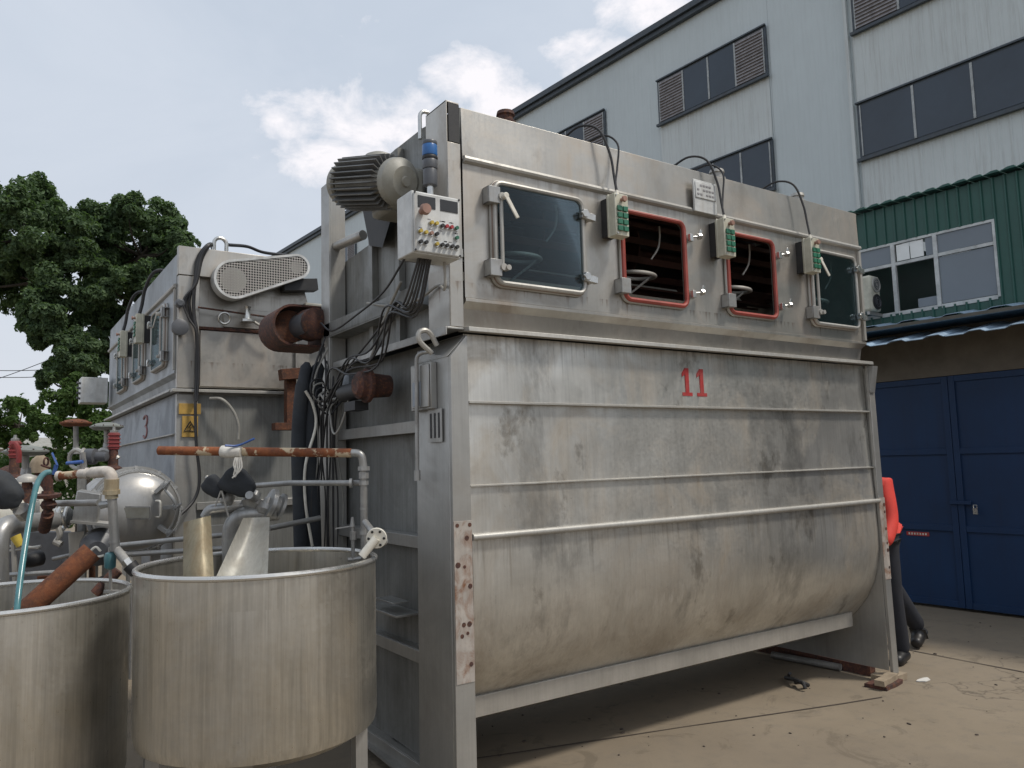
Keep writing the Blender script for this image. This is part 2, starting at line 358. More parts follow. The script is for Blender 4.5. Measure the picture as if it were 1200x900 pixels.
def tube(bm, pts, r, seg=8, closed=False, smooth=0, cap=True):
    P = smoothpath(pts, smooth, closed) if smooth else [Vector(p) for p in pts]
    N = len(P); rings = []; prev = None
    for i, p in enumerate(P):
        if closed: t = P[(i+1) % N]-P[i-1]
        else: t = P[min(i+1, N-1)]-P[max(i-1, 0)]
        t.normalize()
        if prev is None: _, a, _b = frame(t)
        else:
            a = prev-t*prev.dot(t)
            if a.length < 1e-5: _, a, _b = frame(t)
            a.normalize()
        prev = a; b = t.cross(a)
        rr = r[min(i, len(r)-1)] if hasattr(r, '__len__') else r
        rings.append([bm.verts.new(p+(a*math.cos(2*PI*k/seg)+b*math.sin(2*PI*k/seg))*rr) for k in range(seg)])
    for i in range(N if closed else N-1):
        R0, R1 = rings[i], rings[(i+1) % N]
        off = 0
        if closed and i == N-1:
            off = min(range(seg), key=lambda o: (R0[0].co-R1[o].co).length)
        for k in range(seg): bm.faces.new((R0[k], R0[(k+1) % seg], R1[(k+1+off) % seg], R1[(k+off) % seg]))
    if cap and not closed: bm.faces.new(rings[0][::-1]); bm.faces.new(rings[-1])
def torus(bm, c, axis, R, r, seg=28, s2=8, ry=None):
    d, a, b = frame(axis); c = Vector(c)
    tube(bm, [c+a*math.cos(2*PI*i/seg)*R+b*math.sin(2*PI*i/seg)*(ry or R) for i in range(seg)], r, s2, True)
def elbow_path(pts, rad=.05, n=5):
    "polyline with filleted corners"
    P = [Vector(p) for p in pts]; out = [P[0]]
    for i in range(1, len(P)-1):
        a = (P[i-1]-P[i]); b = (P[i+1]-P[i]); r = min(rad, a.length*.45, b.length*.45)
        A = P[i]+a.normalized()*r; C_ = P[i]+b.normalized()*r
        for k in range(n+1):
            t = k/n; out.append(A*(1-t)**2+P[i]*2*t*(1-t)+C_*t*t)
    out.append(P[-1]); return out
def rrect(x0, x1, z0, z1, r, n=6):
    pts = []
    for cx, cz, a0 in ((x1-r, z1-r, 0), (x0+r, z1-r, 90), (x0+r, z0+r, 180), (x1-r, z0+r, 270)):
        for k in range(n+1):
            t = math.radians(a0+90*k/n); pts.append((cx+r*math.cos(t), cz+r*math.sin(t)))
    return pts
def plate_holes(bm, outer, holes, y0, y1):
    "xz plate between y0 and y1 with holes"
    E_ = []; loops = []
    for lp in [outer]+holes:
        vs = [bm.verts.new((x, y0, z)) for x, z in lp]; loops.append(vs)
        for i in range(len(vs)): E_.append(bm.edges.new((vs[i], vs[(i+1) % len(vs)])))
    bmesh.ops.triangle_fill(bm, edges=E_, use_beauty=True, use_dissolve=False)
    fs = list(bm.faces)
    mp = {}
    for vs in loops:
        for v in vs: mp[v] = bm.verts.new((v.co.x, y1, v.co.z))
    for f in fs: bm.faces.new([mp[v] for v in reversed(f.verts)])
    for vs in loops:
        n = len(vs)
        for i in range(n): bm.faces.new((vs[i], vs[(i+1) % n], mp[vs[(i+1) % n]], mp[vs[i]]))
def prism_x(bm, prof, x0, x1, cap=True, closed=True):
    "extrude a (y,z) profile along x"
    a = [bm.verts.new((x0, y, z)) for y, z in prof]; b = [bm.verts.new((x1, y, z)) for y, z in prof]; n = len(a)
    for i in range(n if closed else n-1): bm.faces.new((a[i], a[(i+1) % n], b[(i+1) % n], b[i]))
    if cap and closed: bm.faces.new(a[::-1]); bm.faces.new(b)

# ------------------------------------------------------------------ world and light
wd = bpy.data.worlds.new('World'); scene.world = wd; wd.use_nodes = True
nt = wd.node_tree; bg = nt.nodes['Background']
SUN_EL, SUN_AZ = math.radians(56), Vector((.62, -.78, 0)).normalized()
sky = nd(nt, 'ShaderNodeTexSky'); sky.sky_type = 'NISHITA'; sky.sun_disc = False
sky.sun_elevation = SUN_EL; sky.sun_rotation = math.atan2(SUN_AZ.x, SUN_AZ.y)
sky.air_density = 1.0; sky.dust_density = 5.5; sky.ozone_density = 1.0; sky.altitude = 0
tc = nd(nt, 'ShaderNodeTexCoord'); v = tc.outputs['Generated']
sz = nd(nt, 'ShaderNodeSeparateXYZ'); nt.links.new(v, sz.inputs[0])
hz_ = mixc(nt, ramp(nt, sz.outputs[2], [(.0, 0), (.45, 1)]), (6.5, 6.8, 7.4), (5.25, 5.85, 6.7))
hazec = mixc(nt, .86, sky.outputs[0], hz_)
# clouds: a few direction-placed banks broken up by noise
def cloud_bank(px, py, w, h):
    d = (at(px, py, 1)-CAM).normalized()
    dp = nd(nt, 'ShaderNodeVectorMath', operation='SUBTRACT'); nt.links.new(v, dp.inputs[0]); dp.inputs[1].default_value = d
    r_ = rt.normalized(); u_ = d.cross(r_).normalized() * -1
    outs = []
    for ax, s in ((r_, w), (u_, h)):
        q = nd(nt, 'ShaderNodeVectorMath', operation='DOT_PRODUCT'); nt.links.new(dp.outputs[0], q.inputs[0]); q.inputs[1].default_value = ax/s
        p = nd(nt, 'ShaderNodeMath', operation='POWER'); ab = nd(nt, 'ShaderNodeMath', operation='ABSOLUTE')
        nt.links.new(q.outputs['Value'], ab.inputs[0]); nt.links.new(ab.outputs[0], p.inputs[0]); p.inputs[1].default_value = 2; outs.append(p.outputs[0])
    s = nd(nt, 'ShaderNodeMath', operation='ADD'); nt.links.new(outs[0], s.inputs[0]); nt.links.new(outs[1], s.inputs[1])
    i = nd(nt, 'ShaderNodeMath', operation='SUBTRACT', use_clamp=True); i.inputs[0].default_value = 1; nt.links.new(s.outputs[0], i.inputs[1])
    return i.outputs[0]
banks = None
for a in ((345, 135, .085, .055), (410, 130, .10, .065), (470, 160, .13, .075), (560, 95, .085, .05), (600, 140, .12, .06), (370, 185, .10, .05), (760, 5, .12, .06), (1500, 150, .5, .2), (700, 60, .10, .04)):
    c = cloud_bank(*a)
    if banks is None: banks = c
    else:
        mx = nd(nt, 'ShaderNodeMath', operation='MAXIMUM'); nt.links.new(banks, mx.inputs[0]); nt.links.new(c, mx.inputs[1]); banks = mx.outputs[0]
cn = noise_n(nt, v, 11, 10, .62, (1, 1, 1.5), (1.3, 0, .4), .3)
ad = nd(nt, 'ShaderNodeMath', operation='MULTIPLY_ADD'); nt.links.new(banks, ad.inputs[0]); ad.inputs[1].default_value = .40; nt.links.new(cn, ad.inputs[2])
mask = ramp(nt, ad.outputs[0], [(.70, 0), (.92, 1)])
veil = ramp(nt, noise_n(nt, v, 2.2, 5, .6, (1, 1, 2.2), (4, 2, 1), .5), [(.42, 0), (.75, .30)])
c1 = mixc(nt, veil, hazec, (7.0, 7.3, 7.9))
c2 = mixc(nt, mask, c1, (8.2, 8.0, 8.3))
nt.links.new(c2, bg.inputs[0]); bg.inputs[1].default_value = .118
sl = bpy.data.lights.new('sun', 'SUN'); sl.energy = 2.5; sl.angle = math.radians(9); sl.color = (1, .94, .85)
so = bpy.data.objects.new('sun', sl); COL.objects.link(so)
sd = Vector((SUN_AZ.x*math.cos(SUN_EL), SUN_AZ.y*math.cos(SUN_EL), math.sin(SUN_EL)))
so.rotation_euler = sd.to_track_quat('Z', 'Y').to_euler()
vs_ = scene.view_settings; vs_.view_transform = 'Standard'; vs_.look = 'None'; vs_.gamma = 1; vs_.exposure = .03; vs_.use_curve_mapping = False

# ------------------------------------------------------------------ ground
bm = B()
g = 40
S = [-900, -300, -100, -40]+[-20+i*2 for i in range(31)]+[60, 120, 300, 900]
V = {}
for i, x in enumerate(S):
    for j, y in enumerate(S): V[i, j] = bm.verts.new((x, y, 0))
for i in range(len(S)-1):
    for j in range(len(S)-1): bm.faces.new((V[i, j], V[i+1, j], V[i+1, j+1], V[i, j+1]))
tag(finish(bm, 'ground', 'concrete', smooth=0), None, None, kind='structure')
bm = B()
def joint(p, q, w=.008):
    p = Vector((*p, 0)); q = Vector((*q, 0)); d = (q-p).normalized(); n = Vector((-d.y, d.x, 0))
    N = 14; L_ = []; R_ = []
    for i in range(N+1):
        c = p.lerp(q, i/N)+n*rnd.uniform(-.006, .006); ww = w*rnd.uniform(.5, 1.4)
        L_.append(bm.verts.new((c+n*ww)+Vector((0, 0, .004)))); R_.append(bm.verts.new((c-n*ww)+Vector((0, 0, .004))))
    for i in range(N): bm.faces.new((L_[i], L_[i+1], R_[i+1], R_[i]))
g1 = on(2, 0, 1065, 762); g2 = on(2, 0, 1200, 788)
dj = (g2-g1).normalized()
joint((g1-dj*4).xy, (g2+dj*4).xy)
g1 = on(2, 0, 700, 868); g2 = on(2, 0, 1005, 822)
dj = (g2-g1).normalized(); joint((g1-dj*3).xy, (g2+dj*.2).xy, .006)
tag(finish(bm, 'pavement_joints', 'joint', smooth=0), None, None, kind='structure')

# ------------------------------------------------------------------ chamber machine
LOWER = [(.03, 2.22), (.022, 1.85), (.014, 1.49), (.004, 1.25), (-.002, 1.05), (.0, .92), (.02, .80), (.055, .68), (.115, .565), (.20, .46), (.31, .355), (.45, .265), (.62, .195), (.85, .17)]
DEP = 1.72
LOWER_FULL = LOWER+[(DEP-y, z) for y, z in reversed(LOWER[:-1])]
UPPER = [(.004, 3.35), (.40, 3.395), (.98, 3.395), (1.12, 2.93), (DEP-.02, 2.90), (DEP-.02, 2.26), (.06, 2.26)]
def lp(root):                       # local-to-world point helper
    return W[root.name]
def window(root, x0, x1, z0, z1, kind, flip=False, glass='glass'):
    w = x1-x0
    P = [(x, -.010, z) for x, z in rrect(x0, x1, z0, z1, .05)]
    bm = B(); tube(bm, P, .013 if kind == 'closed' else .011, 8, True)
    if kind == 'closed':
        tube(bm, [(x, -.030, z) for x, z in rrect(x0+.008, x1-.008, z0+.008, z1-.008, .045)], .013, 8, True)
    fr = finish(bm, 'window', 'trim', root, False)
    bm = B()
    if kind == 'closed':
        tube(bm, [(x, -.018, z) for x, z in rrect(x0+.003, x1-.003, z0+.003, z1-.003, .05)], .012, 8, True)
        finish(bm, 'gasket', 'browngasket', fr, False)
    else:
        tube(bm, [(x, -.020, z) for x, z in rrect(x0+.010, x1-.010, z0+.010, z1-.010, .045)], .014, 8, True)
        finish(bm, 'gasket', 'redgasket', fr, False)
    if kind == 'closed':
        bm = B(); pl = rrect(x0+.012, x1-.012, z0+.012, z1-.012, .04)
        plate_holes(bm, pl, [], -.034, -.026)
        finish(bm, 'pane', glass, fr, False, smooth=0)
    hx, lx = (x1, x0) if flip else (x0, x1)
    s = 1 if not flip else -1
    # hinge brackets
    for zz in ((z1-.085, z0+.075) if kind == 'closed' else (z1-.085, z0+.075)):
        if kind != 'closed' and zz > z0+.3:
            bm = B(); box(bm, hx-.004, hx+.02, -.045, -.02, zz-.035, zz+.035); finish(bm, 'hinge', 'trim', fr, False, bev=.003); continue
        bm = B()
        a, b = sorted((hx-.045*s, hx+.022*s))
        box(bm, a, b, -.062, -.054, zz-.042, zz+.042)
        box(bm, a, a+.007, -.053, -.001, zz-.042, zz+.042); box(bm, b-.007, b, -.053, -.038, zz-.042, zz+.042)
        box(bm, a, b, -.053, -.001, zz+.036, zz+.042)
        box(bm, a, b, -.053, -.001, zz-.042, zz-.036)
        finish(bm, 'hinge', 'pipe', fr, False, bev=.002)
    # latches
    for zz in (z1-.10, z0+.085):
        bm = B()
        if kind == 'closed':
            obox(bm, (lx+.012*s, -.048, zz), (1, 0, -.1*s), .046, .014, .018)
            cyl(bm, (lx-.015*s, -.07, zz+.01), (lx-.015*s, -.045, zz+.01), .024, seg=6)
            obox(bm, (lx-.02*s, -.06, zz+.018), (1, 0, .5), .022, .006, .008)
            box(bm, min(lx+.02*s, lx+.045*s), max(lx+.02*s, lx+.045*s), -.06, -.001, zz-.018, zz+.018)
        else:
            box(bm, min(lx+.014*s, lx+.04*s), max(lx+.014*s, lx+.04*s), -.05, -.001, zz-.022, zz+.022)
            cyl(bm, (lx+.03*s, -.035, zz+.005), (lx+.115*s, -.05, zz+.018), .007, seg=8)
            cyl(bm, (lx+.085*s, -.045, zz+.013), (lx+.105*s, -.049, zz+.017), .02, seg=6)
            obox(bm, (lx+.10*s, -.048, zz+.032), (.4, 0, 1), .026, .005, .010)
        finish(bm, 'latch', 'shiny', fr, False, bev=.0015)
    if kind == 'closed':
        bx = hx+.03*s
        bm = B()
        cyl(bm, (bx, -.055, z1-.09), (bx, -.055, z0+.08), .010, seg=10)
        cyl(bm, (bx, -.07, z0+.08), (bx, -.035, z0+.08), .018, seg=12)
        cyl(bm, (bx+.022*s, -.08, z0+.078), (bx+.022*s, -.04, z0+.078), .014, seg=12)
        cyl(bm, (bx, -.07, z1-.09), (bx, -.035, z1-.09), .020, seg=12)
        finish(bm, 'hinge_rod', 'trim', fr, False)
        bm = B()
        p = Vector((bx+.01*s, -.085, z1-.09)); q = p+Vector((.055*s, -.02, -.115))
        obox(bm, (p+q)/2, q-p, .062, .011, .004, ref=(1, 0, .4)); cyl(bm, p+Vector((0, .02, 0)), p+Vector((0, -.006, 0)), .016, seg=12)
        finish(bm, 'handle', 'ivory', fr, False, bev=.003)
    return fr
def switch_box(root, x0, x1, z0, z1, flip=False):
    bm = B(); box(bm, x0, x1, -.125, -.055, z0, z1)
    box(bm, x0-.004, x1+.004, -.075, -.066, z0-.004, z1+.004)
    r = finish(bm, 'switch_box', 'cream', root, False, bev=.004)
    bm = B(); box(bm, x0+.008, x1-.02, -.054, -.001, z0+.012, z1-.01)
    finish(bm, 'back_plate', 'black', r, False)
    zz = z1-.085
    bm = B(); cyl(bm, ((x0+x1)/2, -.125, z1-.035), ((x0+x1)/2, -.145, z1-.035), .010, seg=12); cyl(bm, ((x0+x1)/2, -.145, z1-.035), ((x0+x1)/2, -.157, z1-.035), .018, .015, seg=16)
    finish(bm, 'button', 'brownb', r, False)
    for i in range(4):
        for dx in (-.02, .02):
            bm = B(); c = (x0+x1)/2+dx
            box(bm, c-.016, c+.016, -.137, -.126, zz-i*.037-.014, zz-i*.037+.014)
            finish(bm, 'button', 'green', r, False, bev=.002)
    for zc in (z0+.012, z1-.012):
        bm = B(); cyl(bm, (x0+.01, -.126, zc), (x0+.01, -.131, zc), .005, seg=8); finish(bm, 'screw', 'shiny', r, False)
    bm = B(); cyl(bm, ((x0+x1)/2, -.09, z1), ((x0+x1)/2, -.09, z1+.03), .014, .008, seg=10); finish(bm, 'cable_gland', 'ivory', r, False)
    return r
def machine(root, L, wins, flip, near, mats, glass='glass'):
    """root local frame: front face y=0, x 0..L, z up; near = -1 when the shown end is at x=0, +1 when at x=L"""
    pn, lo, leg, side, trim = mats
    # front plate with window openings
    bm = B()
    plate_holes(bm, [(-.002, 2.395), (L+.002, 2.395), (L+.002, 3.08), (-.002, 3.08)], [rrect(a+.012, b-.012, 2.485, 2.985, .045)[::-1] for a, b, k in wins], 0, .005)
    finish(bm, 'front_plate', pn, root, False, smooth=0)
    bm = B(); hexa(bm, [(-.004, -.004, 3.085), (L+.004, -.004, 3.085), (L+.004, .004, 3.085), (-.004, .004, 3.085)],
                   [(-.004, .003, 3.352), (L+.004, .003, 3.352), (L+.004, .012, 3.352), (-.004, .012, 3.352)])
    finish(bm, 'header_plate', pn, root, False, bev=.002)
    bm = B(); prism_x(bm, [(-.004, 3.105), (-.022, 3.098), (-.026, 3.085), (-.022, 3.074), (-.001, 3.066)], .0, L)
    box(bm, L-.028, L-.002, -.018, -.001, 2.40, 3.06)
    finish(bm, 'rim_bead', trim, root, False)
    # folded skirt under windows
    bm = B(); prism_x(bm, [(0, 2.394), (-.010, 2.39), (-.010, 2.375), (.035, 2.345), (.052, 2.255), (.058, 2.255), (.058, 2.394)], -.004, L+.004)
    finish(bm, 'skirt', pn, root, False)
    bm = B(); prism_x(bm, [(.06, 2.252), (-.045, 2.244), (-.048, 2.222), (.06, 2.232)], -.012, L+.012)
    for t in range(3): pass
    finish(bm, 'ledge', trim, root, False, bev=.002)
    # roof/back shell
    bm = B(); prism_x(bm, UPPER[:6], .006, L-.006, closed=False)
    bmesh.ops.solidify(bm, geom=bm.faces[:], thickness=-.008)
    finish(bm, 'roof_shell', pn, root, False, smooth=25)
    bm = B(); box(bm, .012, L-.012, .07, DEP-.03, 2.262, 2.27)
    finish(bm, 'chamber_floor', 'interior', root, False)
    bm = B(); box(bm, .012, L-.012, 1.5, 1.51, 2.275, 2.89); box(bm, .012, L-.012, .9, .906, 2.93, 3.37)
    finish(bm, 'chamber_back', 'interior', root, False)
    # end plates of the upper housing
    for x, nm in ((-.010, 0), (L+.003, 1)):
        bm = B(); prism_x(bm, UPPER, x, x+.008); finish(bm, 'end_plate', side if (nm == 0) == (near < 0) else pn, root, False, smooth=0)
    # lower shell
    bm = B(); prism_x(bm, LOWER_FULL, 0, L, cap=False, closed=False)
    finish(bm, 'belly', lo, root, False, smooth=40)
    for x in (0.004, L-.012):
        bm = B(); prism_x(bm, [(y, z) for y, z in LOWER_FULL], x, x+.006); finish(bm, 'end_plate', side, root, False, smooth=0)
    bm = B()
    for zz, h, o in ((1.886, .009, -.012), (1.488, .006, -.008)):
        prism_x(bm, [(.028, zz+h), (o, zz+h*.4), (o, zz-h*.6), (.028, zz-h)], .002, L-.002)
    finish(bm, 'stiffener', trim, root, False)
    bm = B(); tube(bm, [(0.0, -.018, 1.250), (L*.5, -.018, 1.247), (L+.0, -.018, 1.250)], .016, 12)
    finish(bm, 'rub_rail', trim, root, False)
    bm = B(); y0 = .185; box(bm, .03, L-.10, y0, y0+.012, .362, .462); box(bm, .03, L-.10, y0+.013, y0+.10, .45, .462)
    finish(bm, 'bottom_rail', 'rail', root, False, bev=.002)

M11 = E('dyeing_machine', 'long stainless steel dyeing machine with red number 11 and four windows', 'machine', (0, 0, 0))
L = 3.37
wins = [(.155, .735, 'closed'), (1.01, 1.525, 'open'), (1.885, 2.36, 'open'), (2.735, 3.27, 'closed')]
machine(M11, L, wins, False, -1, ('panel', 'lower', 'leg', 'side', 'trim'))
for a, b, k in wins:
    w_ = window(M11, a, b, 2.472, 3.0, k)
    tag(w_, 'window opening without glass in red rubber gasket' if k == 'open' else 'closed glass window with steel frame', None)
for a, b in ((.878, .975), (1.752, 1.85), (2.612, 2.705)):
    switch_box(M11, a, b, 2.80, 3.035)
def P_(bm_pts, r, name, mat, root, seg=8, smooth=6, world=True):
    bm = B(); tube(bm, bm_pts, r, seg, False, smooth); return finish(bm, name, mat, root, world)
# cables looping over the top edge to each switch box
for i, x in enumerate((.925, 1.80, 2.66)):
    P_([(x-.14, .20, 3.43), (x-.12, .06, 3.46), (x-.06, -.03, 3.42), (x-.01, -.06, 3.28), (x, -.075, 3.15), (x, -.09, 3.06)], .007, 'cable', 'cable', M11)
    if i < 2: P_([(x-.02, .15, 3.41), (x+.03, .03, 3.43), (x+.07, -.04, 3.36), (x+.05, -.05, 3.22), (x+.015, -.07, 3.12), (x+.005, -.09, 3.06)], .006, 'cable', 'cable', M11)
# name plate cabinet
bm = B(); box(bm, 1.60, 1.80, -.040, -.027, 3.075, 3.275); box(bm, 1.61, 1.79, -.046, -.0405, 3.16, 3.262)
npl = finish(bm, 'name_plate', 'white', M11, bev=.003)
bm = B()
for k in range(3):
    for j in range(6):
        if (j*7+k*3) % 5: box(bm, 1.622+j*.026, 1.640+j*.026, -.0485, -.0465, 3.235-k*.028, 3.245-k*.028)
finish(bm, 'engraving', 'louver', npl)
# number 11
bm = B()
for x in (1.49, 1.615):
    z0, z1 = 1.955, 2.12
    box(bm, x+.022, x+.052, .0215, .030, z0+.021, z1)
    box(bm, x-.006, x+.078, .0216, .0301, z0, z0+.0205)
    hexa(bm, [(x-.002, .022, z1-.052), (x-.002, .030, z1-.052), (x+.0215, .030, z1-.036), (x+.0215, .022, z1-.036)], [(x-.002, .022, z1-.03), (x-.002, .030, z1-.03), (x+.0215, .030, z1-.004), (x+.0215, .022, z1-.004)])
finish(bm, 'number', 'redpaint', M11, smooth=0)
# left front post (box column with sloped head)
bm = B()
hexa(bm, [(-.112, -.022, .0), (-.004, -.022, .0), (-.004, .0, .0), (-.112, .0, .0)], [(-.098, -.014, 2.10), (-.004, -.014, 2.21), (-.004, .01, 2.21), (-.098, .01, 2.10)])
hexa(bm, [(-.112, .001, .0), (-.100, .001, .0), (-.100, .34, .0), (-.112, .34, .0)], [(-.098, .011, 2.10), (-.090, .011, 2.10), (-.090, .34, 2.17), (-.098, .34, 2.10)])
hexa(bm, [(-.100, .33, .0), (-.004, .33, .0), (-.004, .34, .0), (-.100, .34, .0)], [(-.09, .33, 2.17), (-.004, .33, 2.2), (-.004, .34, 2.2), (-.09, .34, 2.17)])
hexa(bm, [(-.100, .011, 2.101), (-.002, .011, 2.205), (-.002, .339, 2.205), (-.100, .339, 2.101)], [(-.100, .011, 2.107), (-.002, .011, 2.212), (-.002, .339, 2.212), (-.100, .339, 2.107)])
post = finish(bm, 'leg', 'leg', M11, bev=.003)
for x, z, r in ((-.085, 1.31, .010), (-.018, 1.31, .010), (-.035, 1.25, .012), (-.085, 1.13, .014), (-.05, 1.12, .008), (-.022, 1.03, .012), (-.06, .86, .011), (-.03, .86, .013), (-.04, .82, .008), (-.07, .81, .010), (-.025, .68, .011)):
    bm = B(); cyl(bm, (x, -.0225, z), (x, -.0245, z), r, seg=9); finish(bm, 'bolt_hole', 'dark_rust', post)
bm = B(); box(bm, -.103, -.006, -.0235, -.0195, .60, 1.33); finish(bm, 'worn_plate', 'worn', post, smooth=0, bev=.001)
# cover box, slotted plate and bent rod on the post side
bm = B(); box(bm, -.135, -.099, .12, .33, 1.86, 2.09); box(bm, -.145, -.136, .125, .30, 1.87, 2.08); bx_ = finish(bm, 'junction_cover', 'leg', M11, bev=.004)
bm = B(); box(bm, -.150, -.1455, .20, .285, 1.88, 2.0); finish(bm, 'cover_plate', 'blue_side', bx_, bev=.002)
bm = B(); box(bm, -.1105, -.1065, .06, .20, 1.70, 1.86); sl_ = finish(bm, 'slot_plate', 'leg', M11, smooth=0)
bm = B()
for k in range(3): box(bm, -.1125, -.1108, .08+k*.04, .095+k*.04, 1.72, 1.84)
finish(bm, 'slot', 'black', sl_, smooth=0)
hk = on(0, -.12, 500, 412)
P_(elbow_path([on(0, -.10, 508, 412), on(0, -.16, 488, 414), on(0, -.16, 489, 556)], .05), .010, 'drain_rod', 'pipe', M11, 10, 0)
p = on(0, -.16, 489, 556); bm = B(); cyl(bm, p+Vector((0, 0, .02)), p-Vector((0, 0, .03)), .016, seg=10); finish(bm, 'rod_cap', 'pipe', M11)
c0 = on(1, .08, 508, 412); c1 = on(1, .08, 491, 389); c2 = on(1, .08, 502, 388)
bm = B(); tube(bm, [on(1, .08, 506, 414), on(1, .08, 492, 400), on(1, .08, 491, 390), on(1, .08, 498, 387), on(1, .08, 505, 392), on(1, .08, 512, 405)], .013, 8, False, 6)
finish(bm, 'lifting_hook', 'trim', M11)
# right end support: wide plate with front flange
bm = B()
hexa(bm, [(3.372, .0, .075), (3.380, .0, .075), (3.380, 1.6, .075), (3.372, 1.6, .075)], [(3.372, .0, 2.20), (3.380, .0, 2.20), (3.380, 1.6, 2.20), (3.372, 1.6, 2.20)])
hexa(bm, [(3.385, -.024, .05), (3.455, -.024, .05), (3.455, -.002, .05), (3.385, -.002, .05)], [(3.345, -.02, 2.215), (3.41, -.02, 2.215), (3.41, .0, 2.215), (3.345, .0, 2.215)])
lg = finish(bm, 'leg', 'leg', M11, bev=.002)
for z, r in ((1.22, .014), (1.17, .01), (1.05, .012), (.95, .01), (.90, .014), (.78, .01)):
    x = 3.40+(1.3-z)*.02
    bm = B(); cyl(bm, (x+.018, -.0225, z), (x+.018, -.0262, z), r, seg=9); finish(bm, 'bolt_hole', 'dark_rust', lg)
bm = B(); hexa(bm, [(3.372, -.0215, .70), (3.443, -.0215, .70), (3.443, -.0255, .70), (3.372, -.0255, .70)], [(3.362, -.0205, 1.27), (3.434, -.0205, 1.27), (3.434, -.0245, 1.27), (3.362, -.0245, 1.27)]); finish(bm, 'worn_plate', 'worn', lg, smooth=0)
bm = B()   # triangular bracket under the ledge at the right end
hexa(bm, [(3.345, -.03, 2.02), (3.40, -.03, 2.02), (3.40, -.024, 2.02), (3.345, -.024, 2.02)], [(3.345, -.06, 2.21), (3.41, -.06, 2.21), (3.41, -.024, 2.21), (3.345, -.024, 2.21)])
finish(bm, 'bracket', 'pipe', M11)
# shown end: corner column, ribs, rear column
bm = B(); box(bm, -.085, -.012, .0, .006, 2.247, 3.16); box(bm, -.085, -.079, .007, .22, 2.246, 3.375); box(bm, -.078, -.012, .214, .22, 2.246, 3.375); box(bm, -.085, -.0115, .0085, .21, 3.365, 3.374)
finish(bm, 'corner_column', 'panel', M11, bev=.002)
bm = B(); box(bm, -.075, -.014, .002, .007, 3.165, 3.36); finish(bm, 'corner_gap_shade', 'black', M11)  # black strip stands in for the shade inside the open gap
bm = B()
box(bm, -.105, -.014, .0, 1.45, 2.235, 2.245); box(bm, -.112, -.1055, .0, 1.45, 2.205, 2.245)
finish(bm, 'ledge', 'leg', M11, bev=.002)
for zz in (1.82, 1.235, .67, .12):
    bm = B(); box(bm, -.065, -.002, .345, DEP-.12, zz-.008, zz); box(bm, -.075, -.066, .345, DEP-.12, zz-.062, zz)
    finish(bm, 'side_rib', 'leg', M11, bev=.002)
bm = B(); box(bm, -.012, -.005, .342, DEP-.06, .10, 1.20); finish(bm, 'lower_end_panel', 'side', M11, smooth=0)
for yy in (.62, .98):
    bm = B(); box(bm, -.05, -.011, yy, yy+.05, 2.26, 3.36); finish(bm, 'side_stiffener', 'side', M11, bev=.002)
bm = B(); box(bm, -.13, -.122, 1.46, 1.60, .0, 3.42); box(bm, -.121, -.02, 1.46, 1.468, .0, 3.42); box(bm, -.121, -.02, 1.592, 1.60, .0, 3.42)
finish(bm, 'rear_column', 'leg', M11, bev=.003)
bm = B(); cyl(bm, (-.08, 1.46, 3.0), (-.03, 1.15, 3.0), .03, seg=12); box(bm, -.03, -.012, 1.56, 1.69, 2.26, 2.95)
finish(bm, 'tie_bar', 'leg', M11)
bm = B(); box(bm, -.13, -.012, .31, 1.56, 2.405, 2.413); box(bm, -.13, -.122, .31, 1.56, 2.414, 2.50)
finish(bm, 'cable_tray', 'side', M11, bev=.002)
# far end: column glimpse
bm = B(); box(bm, 3.385, 3.45, .15, 1.6, .0, .07); finish(bm, 'foot_channel', 'dark_rust', M11)
# back legs
for x in (-.10, 3.39):
    bm = B(); box(bm, x, x+.06, DEP-.1, DEP, 0, 2.2); finish(bm, 'leg', 'leg', M11)
# lifting eyes and roof vents
def eye(root, c, h=.14, w=.035, r=.011, ax=(1, 0, 0), mat='shiny'):
    c = Vector(c); a = Vector(ax).normalized(); pts = [c-a*w]
    for k in range(9):
        t = PI-PI*k/8; pts.append(c+a*math.cos(t)*w+Vector((0, 0, h-w+math.sin(t)*w)))
    pts.append(c+a*w); bm = B(); tube(bm, pts, r, 10); finish(bm, 'lifting_eye', mat, root)
eye(M11, on(1, .38, 499, 154)-Vector((0, 0, .05)), .16)
for x, y in ((.33, .10), (1.05, .35), (1.98, .10), (2.85, .12)):
    bm = B(); lathe(bm, (x, y, 3.37), (0, 0, 1), [(0, .055), (.02, .055), (.025, .04), (.05, .04), (.055, .05), (.075, .045), (.08, 0)], 20)
    finish(bm, 'roof_vent', 'dark_rust' if x < 1 else 'trim', M11)
# reel and fittings in the chamber, seen through the openings
bm = B()
for k in range(14):
    t = 2*PI*k/14; c = Vector((0, .80+.27*math.cos(t), 3.04+.27*math.sin(t)))
    d = Vector((0, math.cos(t), math.sin(t)))
    if c.z > 3.33: continue
    obox(bm, (L/2, c.y, c.z), (1, 0, 0), L/2-.1, .008, .022, ref=d)
cyl(bm, (.05, .80, 3.04), (L-.05, .80, 3.04), .05, seg=16)
for x in (.1, .9, 1.7, 2.5, 3.25): cyl(bm, (x, .80, 3.04), (x+.01, .80, 3.04), .25, seg=24)
finish(bm, 'winch_reel', 'slat', M11)
for a, b, k in wins:
    xc = a+.31
    bm = B(); torus(bm, (xc, .20, 2.695), (.05, -.10, 1), .115, .012, 32, 10); tube(bm, [(xc+.11, .20, 2.69), (xc-.02, .26, 2.58), (xc-.03, .3, 2.30)], .008, 6)
    finish(bm, 'guide_ring', 'trim', M11)
    P_([(b-.07, .12, 3.0), (b-.06, .13, 2.93), (b-.08, .13, 2.86), (b-.13, .14, 2.79)], .006, 'spray_tube', 'trim', M11)

